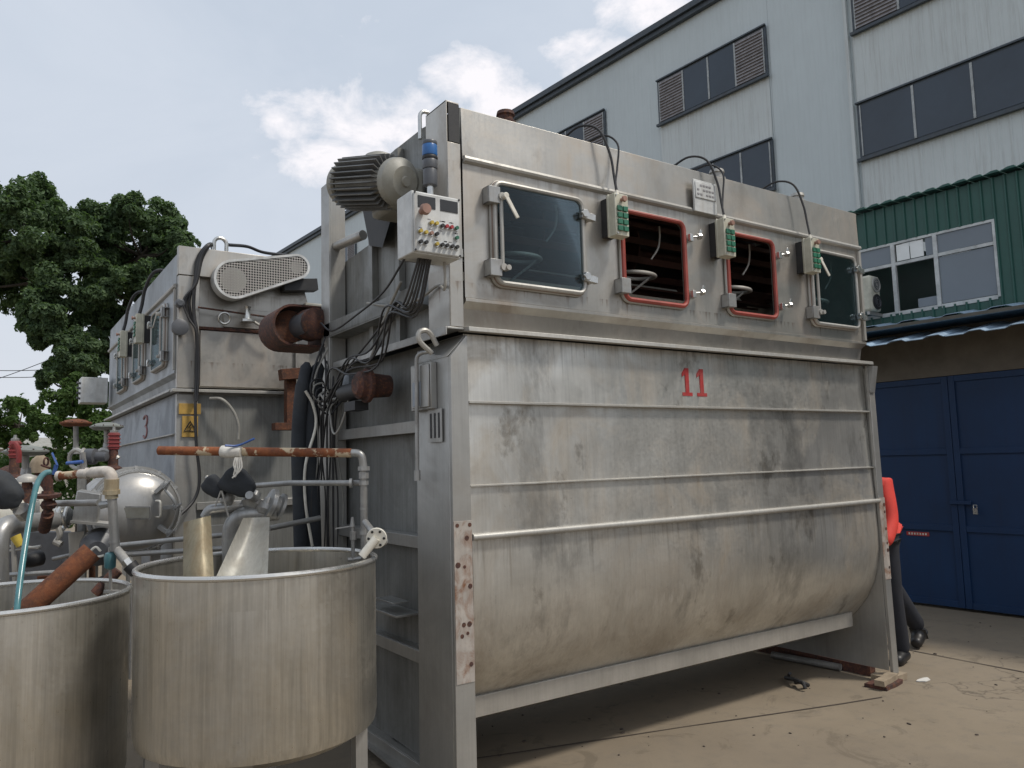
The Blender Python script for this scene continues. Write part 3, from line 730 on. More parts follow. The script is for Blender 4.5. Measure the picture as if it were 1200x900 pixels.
# control box with lamp
y0 = -.16
cb0 = on(1, y0, 482, 221); cb1 = on(1, y0, 539, 303)
x0, x1, z1, z0 = cb0.x, cb1.x+.003, cb0.z-.005, cb1.z-.003
bm = B(); box(bm, x0, x1, y0, y0+.15, z0, z1); box(bm, x0+.006, x1-.006, y0-.012, y0-.001, z0+.006, z1-.006)
cbx = finish(bm, 'control_box', 'white', M11, bev=.006)
yf = y0-.012; wv = x1-x0; hv = z1-z0
def cpt(u, v_): return x0+wv*u, z1-hv*v_
for u0, u1, v0, v1 in ((.10, .46, .08, .27), (.56, .93, .08, .27)):
    a, c = cpt(u0, v0); b, d = cpt(u1, v1); bm = B(); box(bm, a, b, yf-.003, yf, d, c); finish(bm, 'display', 'darkglass', cbx, bev=.001)
bm = B(); u, w_ = cpt(.17, .34); cyl(bm, (u, yf, w_), (u, yf-.035, w_), .014, seg=14); cyl(bm, (u, yf-.035, w_), (u, yf-.055, w_), .026, .022, seg=18)
finish(bm, 'stop_button', 'brownb', cbx)
for u, w_, mt in ((.36, .50, 'yellow'), (.46, .50, 'yellow'), (.58, .52, 'black'), (.67, .52, 'redb'), (.77, .52, 'redb'), (.88, .52, 'green'), (.13, .66, 'yellow'), (.24, .67, 'yellow'), (.35, .67, 'brownb'), (.46, .67, 'black'), (.88, .68, 'green'),
                   (.13, .83, 'black'), (.24, .83, 'black'), (.46, .83, 'yellow'), (.57, .83, 'black'), (.67, .83, 'black'), (.78, .83, 'black'), (.88, .83, 'black')):
    a, c = cpt(u, w_); bm = B(); cyl(bm, (a, yf, c), (a, yf-.006, c), .0125, seg=14); pb = finish(bm, 'button_ring', 'shiny', cbx)
    bm = B(); cyl(bm, (a, yf-.006, c), (a, yf-.018, c), .0085, seg=12); finish(bm, 'button', mt, cbx)
bm = B()
for k in range(16):
    a, c = cpt(.1+.8*rnd.random(), (.44, .60, .76)[k % 3]); box(bm, a-.008, a+.008, yf-.0012, yf-.0004, c-.002, c+.002)
finish(bm, 'caption_strip', 'louver', cbx, smooth=0)
bm = B()
for u, w_ in ((.04, .04), (.96, .04), (.04, .96), (.96, .96)):
    a, c = cpt(u, w_); cyl(bm, (a, yf, c), (a, yf-.003, c), .005, seg=8)
finish(bm, 'screw', 'black', cbx)
bm = B(); box(bm, x0+.12, -.014, y0+.151, .20, z0+.06, z0+.10); finish(bm, 'support_arm', 'leg', M11)
lx = on(1, -.05, 504, 200).x
bm = B(); lb = on(1, -.05, 504, 221).z; lt_ = on(1, -.05, 503, 166).z; hh = lt_-lb
cyl(bm, (lx, -.05, z1-.002), (lx, -.05, lb+.02), .016, seg=14)
lamp = finish(bm, 'signal_lamp', 'shiny', M11)
segs = ((.06, .40, 'greyp', .034), (.41, .60, 'greyp', .036), (.61, .68, 'black', .037), (.69, .92, 'blue', .036), (.925, 1.0, 'greyp', .036))
for a, b, mt, r in segs:
    bm = B(); lathe(bm, (lx, -.05, lb+hh*a), (0, 0, 1), [(0, r*.96), (.004, r), (hh*(b-a)-.004, r), (hh*(b-a), r*.95)], 24); finish(bm, 'lamp_segment', mt, lamp)
# drive motor on top of the end
A_ = at(474, 213, 3.92); Z_ = at(399, 217, 4.30); ax = (Z_-A_).normalized(); Lm = (Z_-A_).length
bm = B(); r = .108
lathe(bm, A_+ax*.06, ax, [(0, r*.95), (Lm-.13, r*.88), (Lm-.10, r*.9), (Lm-.07, r*.8), (Lm-.06, .0)], 32)
mo = finish(bm, 'drive_motor', 'motor', M11)
d_, a_, b_ = frame(ax)
for k in range(30):
    t = 2*PI*k/30; o = a_*math.cos(t)+b_*math.sin(t)
    bm = B() if k == 0 else bm
    # fins bounded by a rounded square
    q = (abs(math.cos(t))**4+abs(math.sin(t))**4)**(-.25)
    obox(bm, A_+ax*(Lm*.50)+o*(r*(.72+.30*q)), ax, Lm*.33, .030*q, .003, ref=o)
finish(bm, 'cooling_fins', 'fin', mo)
bm = B(); lathe(bm, A_-ax*.02, ax, [(0, 0), (0, r*.22), (.012, r*.26), (.014, r*.72), (.022, r*.80), (.034, r*1.0), (.05, r*1.12), (.085, r*1.14), (.09, r)], 36); finish(bm, 'end_shield', 'motor', mo)
bm = B(); lathe(bm, A_+ax*(Lm-.085), ax, [(0, r*.98), (.01, r*1.08), (.05, r*1.06), (.075, r*.8), (.08, 0)], 36); finish(bm, 'fan_cover', 'motor', mo)
top = A_+ax*.24+Vector((0.03, .02, r*.9)); bm = B(); lathe(bm, top, (0, 0, 1), [(0, .085), (.03, .09), (.06, .075), (.075, .045), (.08, 0)], 24); finish(bm, 'terminal_dome', 'motor', mo)
bm = B(); obox(bm, A_+ax*.1+Vector((.08, .10, -.02)), (0, 1, 0), .16, .09, .11); finish(bm, 'gearbox', 'motor', mo, bev=.03)
bm = B(); hexa(bm, [on(0, -.12, 433, 288), on(0, -.12, 448, 290), on(0, -.05, 448, 290), on(0, -.05, 433, 288)], [on(0, -.12, 424, 241), on(0, -.12, 462, 243), on(0, -.04, 462, 243), on(0, -.04, 424, 241)]); finish(bm, 'motor_bracket', 'black', M11)
# hanging cables from the control box
for k in range(6):
    s = k*.012
    P_([(x0+.07+s, y0+.07, z0+.005), (x0+.05+s, .02, z0-.18-s), (-.22-s, .3+rnd.uniform(-.05, .05), 2.36+rnd.uniform(-.04, .04)), (-.20+rnd.uniform(-.03, .02), .62+rnd.uniform(-.08, .08), 2.2+rnd.uniform(-.08, .08)), (-.22+rnd.uniform(-.03, .03), .95+rnd.uniform(-.1, .1), 2.13+rnd.uniform(-.10, .10)), (-.20-s, 1.25+rnd.uniform(-.1, .1), 2.05+rnd.uniform(-.12, .1)), (-.2, 1.42, 2.0-.1*k)], .0055, 'cable', 'cable', M11)
P_([(x0+.02, y0+.12, z0), (-.20, .5, 2.5), (-.18, .9, 2.45), (-.17, 1.3, 2.42), (-.17, 1.5, 2.5)], .006, 'cable', 'cable', M11)
P_([(x1-.04, y0+.08, z0), (x1-.03, y0+.1, z0-.12), (-.10, .1, 2.46), (-.12, .3, 2.42), (-.14, .6, 2.45), (-.16, .8, 2.5)], .007, 'cable', 'grey_cable', M11)
# pump motor on the side
p = on(0, -.14, 440, 452)
bm = B(); lathe(bm, p-Vector((.12, .0, .0)), (1, 0, 0), [(0, 0), (0, .05), (.02, .075), (.05, .08), (.06, .095), (.08, .095), (.085, .07), (.20, .06)], 24); pm = finish(bm, 'circulation_pump', 'dark_rust', M11)
bm = B(); cyl(bm, p+Vector((-.06, .05, -.02)), p+Vector((-.06, .30, -.02)), .05, seg=20); box(bm, p.x-.1, p.x-.02, p.y+.05, p.y+.2, p.z-.13, p.z-.08); finish(bm, 'pump_motor', 'black', pm)
bm = B(); q = on(0, -.16, 411, 449); box(bm, q.x-.03, q.x+.03, q.y-.04, q.y+.06, q.z-.05, q.z+.05); finish(bm, 'terminal_box', 'blue_side', pm, bev=.004)
P_([p+Vector((-.07, .2, -.05)), p+Vector((-.08, .3, -.2)), p+Vector((-.08, .42, -.24)), p+Vector((-.08, .5, -.08)), p+Vector((-.08, .62, .0))], .006, 'cable', 'grey_cable', M11)
P_([on(0, -.15, 470, 330), on(0, -.15, 452, 370), on(0, -.15, 432, 425), on(0, -.17, 405, 462), on(0, -.17, 380, 470)], .008, 'cable', 'grey_cable', M11)
# low clutter bracket on the side
q = on(0, -.10, 452, 712)
bm = B(); box(bm, -.16, -.014, q.y-.25, q.y+.2, q.z-.012, q.z); box(bm, -.15, -.06, q.y-.2, q.y+.02, q.z+.05, q.z+.056); finish(bm, 'side_bracket', 'leg', M11, bev=.002)
# second reel drive, housed in a U-shaped guard beside the rear column
c = Vector((-.20, 1.78, 2.50))
bm = B(); pts = []
R_ = .135
for k in range(13):
    t = PI/2+PI*k/12; pts.append((c.x-.10+R_*math.cos(t), c.z+R_*math.sin(t)))
pts += [(c.x+.12, c.z-R_), (c.x+.12, c.z+R_)]
ins = [((x-c.x+.08)*.9+c.x-.08, (z-c.z)*.9+c.z) for x, z in pts]
plate_holes(bm, pts, [ins[::-1]], c.y-.15, c.y+.16)
dr = finish(bm, 'reel_drive', 'dark_rust', M11, smooth=30)
bm = B(); cyl(bm, c+Vector((-.10, .12, 0)), c+Vector((-.10, -.08, 0)), .105, seg=28); finish(bm, 'pulley', 'rust2', dr)
bm = B(); cyl(bm, c+Vector((-.05, .05, -.0)), c+Vector((.0, -.20, .01)), .085, seg=28); finish(bm, 'motor_housing', 'greyp', dr)
bm = B(); lathe(bm, c+Vector((.03, -.24, .01)), (-.15, 1, 0), [(0, 0), (0, .06), (.02, .10), (.13, .105), (.14, .09)], 28); finish(bm, 'motor_end', 'dark_rust', dr)
# dark ducts and loose cables hanging down the rear column
for k, (px, w_) in enumerate(((352, .045), (366, .05))):
    P_([on(1, 1.52, px+8, 425), on(1, 1.5, px+2, 460), on(1, 1.5, px-2, 520), on(1, 1.5, px, 600), on(1, 1.5, px+3, 700)], [w_*.35]+[w_*.8]*4+[w_]*30, 'hanging_duct', 'cloth', M11, 14)
for k in range(9):
    px = 368+k*3.6+rnd.uniform(-1, 1); b_ = rnd.uniform(-5, 5)
    P_([on(1, 1.50, 384+rnd.uniform(-6, 6), 395+k*4), on(1, 1.46, px+b_, 450), on(1, 1.46, px-b_*.5, 520), on(1, 1.46, px+b_, 590), on(1, 1.47, px, 690)], rnd.choice((.005, .007, .006)), 'cable', rnd.choice(('cable', 'grey_cable', 'cable')), M11)
for k in range(5):
    c_ = on(1, 1.44, 372+k*3, 455+k*5); P_([c_+Vector((.05*math.cos(t), -.01, .05*math.sin(t)*1.2)) for t in (0, 1.2, 2.5, 3.7, 5.0, 6.0)]+[c_+Vector((.14, 0, .02*k))], .006, 'cable', ('cable', 'grey_cable')[k % 2], M11)
P_([on(1, 1.42, 358, 458), on(1, 1.42, 367, 475), on(1, 1.42, 370, 500), on(1, 1.42, 358, 545), on(1, 1.42, 358, 590), on(1, 1.42, 366, 640)], .009, 'cable', 'ivory', M11)

# ------------------------------------------------------------------ second machine (number 3)
L3 = 4.05
M3 = E('dyeing_machine', 'steel dyeing machine with red number 3, behind the valves and in front of trees', 'machine', (-.661, 3.44+L3, 0), -PI/2)
wins3 = [(L3-.92, L3-.32, 'closed'), (L3-1.97, L3-1.40, 'closed'), (L3-3.1, L3-2.52, 'closed')]
machine(M3, L3, wins3, True, 1, ('blue_up', 'blue_side', 'leg', 'panel', 'trim'), 'glass3')
for a, b, k in wins3: window(M3, a, b, 2.472, 3.0, k, True, 'glass3')
for a, b in ((L3-1.28, L3-1.16), (L3-2.30, L3-2.18)):
    switch_box(M3, a, b, 2.78, 3.05)
Wm = W[M3.name]
def w3(x, y, z): return Wm @ Vector((x, y, z))
for x in (L3-1.22, L3-2.24):
    P_([w3(x+.25, .25, 3.42), w3(x+.18, .02, 3.44), w3(x+.05, -.05, 3.3), w3(x, -.07, 3.15), w3(x, -.09, 3.06)], .016, 'cable', 'cable', M3)
bm = B(); box(bm, L3-4.02, L3-3.72, -.33, -.05, 2.42, 2.72); hb = finish(bm, 'control_box', 'white', M3, False, bev=.005)
bm = B()
for k in range(4): cyl(bm, (L3-3.80, -.33, 2.47+k*.06), (L3-3.80, -.37, 2.48+k*.06), .014, seg=10)
finish(bm, 'button', 'greyp', hb, False)
# digit 3
bm = B(); x, z = L3-1.47, 2.02
pts = [(x-.03+.11*math.cos(t), z+.055+.05*math.sin(t)) for t in [2.6-k*.35 for k in range(12)]]
pts2 = [(x-.03+.115*math.cos(t), z-.05+.055*math.sin(t)) for t in [1.5-k*.36 for k in range(12)]]
tube(bm, [(a, .024, b) for a, b in pts], .012, 6); tube(bm, [(a, .024, b) for a, b in pts2], .012, 6)
finish(bm, 'number', 'fadedred', M3, False)
# end face (towards the camera): corner strips, panels, ribs  (world coordinates, y about 3.44)
def w_box(root, name, mat, x0, x1, y0, y1, z0, z1, bev=.003):
    bm = B(); box(bm, x0, x1, y0, y1, z0, z1); return finish(bm, name, mat, root, bev=bev)
Y = 3.425
w_box(M3, 'corner_column', 'panel', -.66, -.50, Y-.06, Y, 2.25, 3.16)
w_box(M3, 'header_plate', 'panel', -.665, .34, Y-.065, Y, 3.165, 3.40)
w_box(M3, 'corner_column', 'leg', -.66, -.50, Y-.05, Y, .0, 2.20)
w_box(M3, 'side_stiffener', 'panel', .30, .42, Y-.05, Y, 2.25, 2.95)
w_box(M3, 'side_stiffener', 'panel', .80, .90, Y-.05, Y, 2.25, 2.95)
w_box(M3, 'panel_seam', 'dark_rust', -.50, .30, Y-.03, Y-.001, 2.735, 2.76)
w_box(M3, 'inner_panel', 'panel', -.48, .28, Y-.02, Y-.002, 2.27, 2.73)
w_box(M3, 'inner_panel', 'panel', -.30, .28, Y-.02, Y-.002, 2.77, 2.93)
w_box(M3, 'ledge', 'trim', -.70, 1.05, Y-.09, Y, 2.215, 2.24)
w_box(M3, 'lower_end_panel', 'side', -.50, 1.0, Y-.02, Y-.002, .15, 2.20)
w_box(M3, 'side_rib', 'leg', -.50, 1.0, Y-.06, Y-.021, 1.28, 1.34)
# belt guard
c0 = on(1, Y-.20, 275, 327); c1 = on(1, Y-.20, 349, 312); r0, r1 = .163, .108
def stadium(r0, r1):
    d = (c1-c0); an = math.atan2(d.z, d.x); pts = []
    for k in range(13):
        t = an+PI/2+PI*k/12; pts.append((c0.x+r0*math.cos(t), c0.z+r0*math.sin(t)))
    for k in range(13):
        t = an-PI/2+PI*k/12; pts.append((c1.x+r1*math.cos(t), c1.z+r1*math.sin(t)))
    return pts
bm = B(); plate_holes(bm, stadium(r0, r1), [stadium(r0-.02, r1-.02)[::-1]], Y-.20, Y-.08); gd = finish(bm, 'belt_guard', 'white', M3)
bm = B(); plate_holes(bm, stadium(r0-.02, r1-.02), [], Y-.195, Y-.190); finish(bm, 'perforated_plate', 'mesh', gd, smooth=0)
bm = B(); plate_holes(bm, stadium(r0-.02, r1-.02), [], Y-.10, Y-.09); finish(bm, 'back_plate', 'black', gd, smooth=0)
bm = B(); cyl(bm, c0+Vector((0, .08, 0)), c0+Vector((0, .03, 0)), .105, seg=28); cyl(bm, c1+Vector((0, .08, 0)), c1+Vector((0, .03, 0)), .055, seg=24); finish(bm, 'pulley', 'trim', gd)
bm = B(); obox(bm, c1+Vector((.05, .12, -.14)), (1, 0, .12), .15, .06, .05); finish(bm, 'motor_seat', 'black', M3)
w_box(M3, 'motor_housing', 'motor', .36, .62, Y-.12, Y+.1, 2.75, 3.02, .01)
eye(M3, on(1, Y-.03, 258, 294)-Vector((0, 0, .06)), .17, .05, .016, (1, 0, 0))
# cable bundle over the end
for k in range(4):
    s = (0, 3.2, 6.0, 1.5)[k]; yo = Y-.08-(.0, .03, .01, .05)[k]; sw = (6, -3, 2, 9)[k]
    P_([on(1, Y-.02, 256, 285)+Vector((0, .2, 0)), on(1, yo, 247-s*.5, 286), on(1, yo, 237-s, 303), on(1, yo-.01, 230-s*.4, 332), on(1, yo, 224-sw, 352), on(1, yo, 226-sw*.6, 372), on(1, yo-.01, 230+s*.2, 390), on(1, yo, 230+k*1.1, 430), on(1, yo, 229+k*.6, 470)], (.012, .014, .010, .009)[k], 'cable', 'cable', M3)
P_([on(1, Y-.10, 230, 388), on(1, Y-.10, 231, 430), on(1, Y-.12, 229, 470), on(1, Y-.12, 230, 520), on(1, Y-.12, 234, 560), on(1, Y-.13, 228, 585), on(1, Y-.2, 210, 605)], .012, 'cable', 'cable', M3)
# electrical fittings on the corner
for (px, py, rr) in ((210, 356, .035), (210, 384, .065)):
    c = on(1, Y-.10, px, py); bm = B(); lathe(bm, c+Vector((0, -.05, 0)), (0, 1, 0), [(0, 0), (0, rr*.6), (.01, rr), (.05, rr), (.06, rr*.7), (.09, rr*.7)], 20); finish(bm, 'sensor', 'greyp', M3)
c = on(1, Y-.1, 263, 373); bm = B(); torus(bm, c, (0, 1, .2), .045, .010); finish(bm, 'ring_bolt', 'shiny', M3)
c = on(1, Y-.1, 290, 372); bm = B(); lathe(bm, c+Vector((0, 0, -.04)), (0, 0, 1), [(0, .02), (0, .06), (.02, .06), (.03, .03), (.10, .02), (.13, .03), (.14, 0)], 16); finish(bm, 'valve', 'shiny', M3)
P_([on(1, Y-.1, 296, 376), on(1, Y-.12, 312, 386), on(1, Y-.12, 325, 392)], .012, 'air_tube', 'trim', M3)
P_([on(1, Y-.1, 232, 360), on(1, Y-.1, 260, 364), on(1, Y-.1, 318, 372)], .008, 'air_tube', 'dark_rust', M3)
P_([on(1, Y-.08, 246, 467), on(1, Y-.14, 260, 468), on(1, Y-.14, 272, 480), on(1, Y-.14, 279, 497), on(1, Y-.14, 279, 515)], .012, 'air_tube', 'grey_cable', M3)
# warning sign
s0 = on(1, Y-.07, 210, 474); s1 = on(1, Y-.07, 232, 512)
w_box(M3, 'mounting_strip', 'yellowsign', s0.x, s1.x+.02, Y-.068, Y-.052, s0.z-.075, s0.z+.01, .001)
sg = w_box(M3, 'warning_sign', 'yellowsign', s0.x+.025, s1.x, Y-.066, Y-.052, s1.z, s0.z-.09, .001)
bm = B(); cx, cz, R3 = (s0.x+.025+s1.x)/2, (s1.z+s0.z-.09)/2-.01, .052
tp = [(cx+R3*math.cos(a), Y-.070, cz+R3*math.sin(a)) for a in (PI/2, PI/2+2*PI/3, PI/2+4*PI/3)]
tube(bm, [t for i in range(3) for t in (tp[i], tuple((tp[i][j]+tp[(i+1) % 3][j])/2 for j in range(3)))], .0045, 6, True)
tube(bm, [(cx+.006, Y-.070, cz+.026), (cx-.010, Y-.070, cz+.002), (cx+.010, Y-.070, cz+.004), (cx-.003, Y-.070, cz-.022)], .004, 5)
finish(bm, 'warning_symbol', 'black', sg)
# rusty bracket and pump below the guard
bm = B(); obox(bm, on(1, Y-.2, 346, 438), (1, 0, .12), .13, .045, .045); obox(bm, on(1, Y-.15, 340, 468), (0, 0, 1), .20, .04, .04); obox(bm, on(1, Y-.2, 333, 500), (1, 0, 0), .09, .05, .03)
finish(bm, 'rusty_bracket', 'rust2', M3, bev=.003)
eyel = [(w3(.6, .3, 3.4)), (w3(L3-.4, .9, 3.39))]
for x in (.5, 1.6, 2.7, 3.5):
    bm = B(); p = w3(x, .5, 3.39); obox(bm, p+Vector((0, 0, .03)), (0, 1, 0), .10, .06, .04); finish(bm, 'roof_vent', 'dark_rust', M3)
P_([on(1, Y+.3, 268, 287), on(1, Y+.5, 290, 289), on(1, Y+.6, 310, 296), on(1, Y+.9, 345, 300)], .015, 'cable', 'cable', M3)
for yy in (.0, DEP-.1):
    for xx in (.02, L3-.06):
        bm = B(); box(bm, xx, xx+.06, yy+.02, yy+.10, 0, 2.2); finish(bm, 'leg', 'leg', M3, False)

# ------------------------------------------------------------------ round tanks
def tank(label, c, r, ztop, zbot):
    t = E('open_tank', label, 'tank', (c.x, c.y, 0), 0, 'open round steel tanks in the foreground')
    bm = B()
    prof = [(0, 0), (.01, r*.5), (.03, r*.85), (.07, r*.985), (.11, r), (ztop-zbot, r), (ztop-zbot, r-.006), (.12, r-.006), (.08, r*.97), (.04, r*.84), (.02, r*.5), (.015, 0)]
    lathe(bm, (c.x, c.y, zbot), (0, 0, 1), prof, 96, close=True); finish(bm, 'shell', 'tank', t, smooth=30)
    bm = B(); torus(bm, (c.x, c.y, ztop), (0, 0, 1), r-.002, .012, 96, 10); finish(bm, 'rim', 'rim', t)
    for k in range(4):
        a = math.radians(-23+90*k); p = Vector((c.x+(r-.07)*math.cos(a), c.y+(r-.07)*math.sin(a), 0)); bm = B()
        box(bm, p.x-.028, p.x+.028, p.y-.004, p.y+.004, 0, zbot+.09); box(bm, p.x-.028, p.x-.020, p.y+.004, p.y+.05, 0, zbot+.09)
        finish(bm, 'leg', 'leg', t)
    return t
def fitc(pxl, pxr, d):   # centre whose silhouette spans the two pixel columns at eye level
    best = None
    return at((pxl+pxr)/2, 560, d)
c2 = at(305, 660, 3.50); T2 = (c2.x, c2.y)
r2 = .512
tank2 = tank('round open steel tank with two bent metal sheets inside', Vector((c2.x, c2.y, 0)), r2, 1.176, .405)
bm = B(); p = at(291, 898, 2.99); obox(bm, at(291, 893, 2.985), rt, .05, .012, .006, ref=up); finish(bm, 'label_holder', 'trim', tank2, bev=.002)
c1_ = at(8, 700, 3.50)
tank1 = tank('round open steel tank with a thick rusty pipe lying in it', Vector((c1_.x, c1_.y, 0)), .500, 1.05, .14)

# sheets leaning in the right tank
def sheet(name, label, px, d, bend, mat, ztaper=0):
    bm = B(); n = 8; m_ = 5; G = {}
    (a, b, c, e) = px   # corner pixels TL TR BR BL
    for i in range(n+1):
        for j in range(m_+1):
            u = i/n; w = j/m_
            x = (a[0]*(1-u)+b[0]*u)*(1-w)+(e[0]*(1-u)+c[0]*u)*w; y_ = (a[1]*(1-u)+b[1]*u)*(1-w)+(e[1]*(1-u)+c[1]*u)*w
            G[i, j] = bm.verts.new(at(x, y_, d+bend*math.sin(u*PI)*(1-.4*w)+(.34*(1-w))-.10))
    for i in range(n):
        for j in range(m_): bm.faces.new((G[i, j], G[i+1, j], G[i+1, j+1], G[i, j+1]))
    bmesh.ops.solidify(bm, geom=bm.faces[:], thickness=.004)
    o = finish(bm, name, mat); return tag(o, label, 'metal sheet', 'loose sheets in the right tank')
sheet('metal_sheet', 'narrow yellowed metal sheet standing in the tank', ((215, 612), (247, 604), (253, 720), (214, 720)), 3.32, -.06, 'sheet2')
sheet('metal_sheet', 'wide pale bent metal sheet leaning in the tank', ((285, 607), (316, 606), (312, 722), (232, 722)), 3.32, .08, 'sheet')

# ------------------------------------------------------------------ pipework standing at the right tank
D = 3.72
PF = E('pipe_stand', 'rusty horizontal pipe on a grey standpipe above the right tank', 'pipework', at(427, 640, D)-Vector((0, 0, 0)))
a = at(186, 528, D+.05); b = at(424, 531, D)
bm = B(); cyl(bm, a, a.lerp(b, .95), .0215, seg=16); finish(bm, 'rusty_pipe', 'rust_paint', PF)
bm = B(); cyl(bm, a+(a-b).normalized()*.001, a+(a-b).normalized()*.003, .017, seg=16); finish(bm, 'pipe_mouth', 'black', PF)
bm = B(); tube(bm, elbow_path([a.lerp(b, .93), b, at(426, 549, D)], .03), .019, 12); finish(bm, 'elbow', 'pipe', PF)
s = at(426, 545, D); e = at(427, 648, D); e.z = 1.16
bm = B(); cyl(bm, s, e, .0175, seg=16); finish(bm, 'standpipe', 'pipe', PF)
bm = B()
for py, rr, h in ((549, .030, .02), (557, .025, .03), (566, .024, .02), (624, .022, .02), (596, .0195, .01)):
    p = at(426.3, py, D); cyl(bm, p+Vector((0, 0, h/2)), p-Vector((0, 0, h/2)), rr, seg=8 if py < 570 else 14)
finish(bm, 'pipe_union', 'pipe', PF)
a2 = at(292, 569, D); b2 = at(416, 566, D); bm = B(); tube(bm, [at(288, 570, D+.4), at(340, 566, D+.2), at(425, 566, D)], .014, 12)
cyl(bm, at(410, 566, D), at(413, 566, D), .023, seg=14); finish(bm, 'cross_pipe', 'pipe', PF)
# tape wrap and strings
w0 = at(259, 529, D+.02); w1 = at(283, 530, D+.01)
bm = B(); lathe(bm, w0, w1-w0, [(0, .024), (.005, .029), (.03, .031), (.06, .030), ((w1-w0).length, .026)], 14); finish(bm, 'tape_wrap', 'tape', PF)
for k in range(5):
    P_([at(276+k*1.5, 536, D-.02), at(274+k*2.2, 545+k, D-.03), at(277+rnd.uniform(-5, 3), 556+k, D-.03)], .004, 'string', 'tape', PF, 5)
p = at(279, 522, D); P_([p-Vector((.06, 0, 0)), p, at(298, 514, D)], .006, 'blue_wire', 'bluehandle', PF, 6)
# flange and spout at the rim
D2 = 3.42
FS = E('flanged_spout', 'short pale spout with round bolted flange on the right tank rim', 'pipe', at(428, 652, D2))
fa = at(424, 652, D2); fb = at(441, 631, D2+.02); fc_ = at(428, 612, D2+.22)
bm = B(); cyl(bm, fa, fb, .019, seg=16); finish(bm, 'spout', 'ivory', FS)
axf = (at(441, 631, D2+.08)-at(437, 638, D2-.02)).normalized()
bm = B(); cyl(bm, fb, fb+axf*.014, .046, seg=24); fl = finish(bm, 'flange', 'ivory', FS, bev=.002)
d_, a_, b_ = frame(axf); bm = B()
for k in range(6):
    o = fb-axf*.001+(a_*math.cos(k*PI/3)+b_*math.sin(k*PI/3))*.034; cyl(bm, o-axf*.003, o, .006, seg=8)
finish(bm, 'bolt_hole', 'black', fl)
bm = B(); cyl(bm, fb+axf*.015, fc_, .016, seg=14); cyl(bm, fb+axf*.016, fb+axf*.05+Vector((.03, 0, -.03)), .02, seg=12); finish(bm, 'inlet_pipe', 'pipe', FS)
# small tap
TP = E('tap', 'small steel tap with lever on the rim of the right tank', 'tap', at(414, 655, D))
bm = B(); cyl(bm, at(414, 657, D), at(413, 612, D), .009, seg=12); cyl(bm, at(414, 632, D), at(414, 622, D), .018, seg=8); cyl(bm, at(413, 617, D), at(413, 606, D), .013, .006, seg=10); cyl(bm, at(408, 656, D), at(424, 654, D), .010, seg=10)
finish(bm, 'body', 'pipe', TP)
bm = B(); obox(bm, at(402, 618, D), at(413, 616, D)-at(394, 619, D), .035, .007, .003); finish(bm, 'lever', 'pipe', TP)

# ------------------------------------------------------------------ valve group behind the right tank
VG = E('valve_manifold', 'steel elbow pipes and valves with two black cloth-wrapped heads', 'valves', at(280, 655, 3.86))
D = 3.86
def AP(pts, dd=D): return [at(x, y_, dd+o) for x, y_, o in pts]
bm = B(); tube(bm, elbow_path(AP([(271, 690, 0), (270, 604, 0), (326, 600, .02)]), .12, 8), .042, 18); finish(bm, 'elbow_pipe', 'pipe', VG)
bm = B(); tube(bm, elbow_path(AP([(240, 606, 0), (245, 597, 0), (300, 590, .05)]), .05, 6), .024, 14); finish(bm, 'elbow_pipe', 'pipe', VG)
p = at(321, 592, D+.02); q = at(330, 595, D+.04); ax_ = (q-p).normalized()
bm = B(); lathe(bm, p-ax_*.03, ax_, [(0, .04), (0, .075), (.02, .078), (.03, .05), (.05, .05), (.055, .07), (.07, .07), (.075, 0)], 28); finish(bm, 'clamp_flange', 'pipe', VG)
bm = B()
for (x, y_, rr) in ((297, 588, .05), (268, 583, .035), (312, 596, .045)):
    c = at(x, y_, D); lathe(bm, c-Vector((.02, 0, .03)), (.5, .3, .9), [(0, rr*.6), (.02, rr), (.05, rr), (.06, rr*.6), (.09, rr*.5)], 14)
cyl(bm, at(294, 590, D), at(284, 572, D-.03), .018, seg=12); cyl(bm, at(270, 590, D), at(256, 574, D-.03), .014, seg=12); cyl(bm, at(300, 586, D), at(292, 580, D-.1), .02, seg=12)
finish(bm, 'valve_body', 'pipe', VG)
bm = B(); cyl(bm, at(260, 575, D-.08), at(268, 606, D-.08), .005, seg=8); cyl(bm, at(259, 575, D-.08), at(252, 594, D-.08), .004, seg=8); finish(bm, 'tie_rod', 'trim', VG)
bm = B(); cyl(bm, at(240, 603, D-.05), at(238, 610, D-.05), .008, seg=8); box(bm, *sorted((at(240, 600, D+.2).x, at(300, 600, D+.2).x)), at(270, 600, D+.2).y, at(270, 600, D+.2).y+.03, 1.27, 1.31); finish(bm, 'support_bar', 'leg', VG)
def clothhead(px, py, sx, sy, ang, dd, parent, mat='cloth'):
    bm = B(); bmesh.ops.create_icosphere(bm, subdivisions=4, radius=1)
    c = at(px, py, dd); ca, sa = math.cos(ang), math.sin(ang)
    for v in bm.verts:
        n = v.co.copy(); q = abs(n.x)**3+abs(n.y)**3+abs(n.z)**3; n *= q**(-1/3)*.93
        n *= 1+.10*noise.noise(v.co*1.7+Vector((px, 0, 0)))+.03*noise.noise(v.co*6)
        taper = 1-.25*n.x
        x = n.x*sx; y = n.y*sy*taper; z = n.z*sy*.8*taper
        v.co = c+rt*(x*ca-y*sa)+up*(x*sa+y*ca)+fw*z
    return finish(bm, 'cloth_wrap', mat, parent, smooth=60)
clothhead(280, 566, .088, .066, -.55, D-.06, VG); clothhead(252, 571, .064, .048, -.65, D-.04, VG)
bm = B(); cyl(bm, at(244, 562, D-.04), at(241, 559, D-.04), .014, seg=10); finish(bm, 'head_cap', 'pipe', VG)
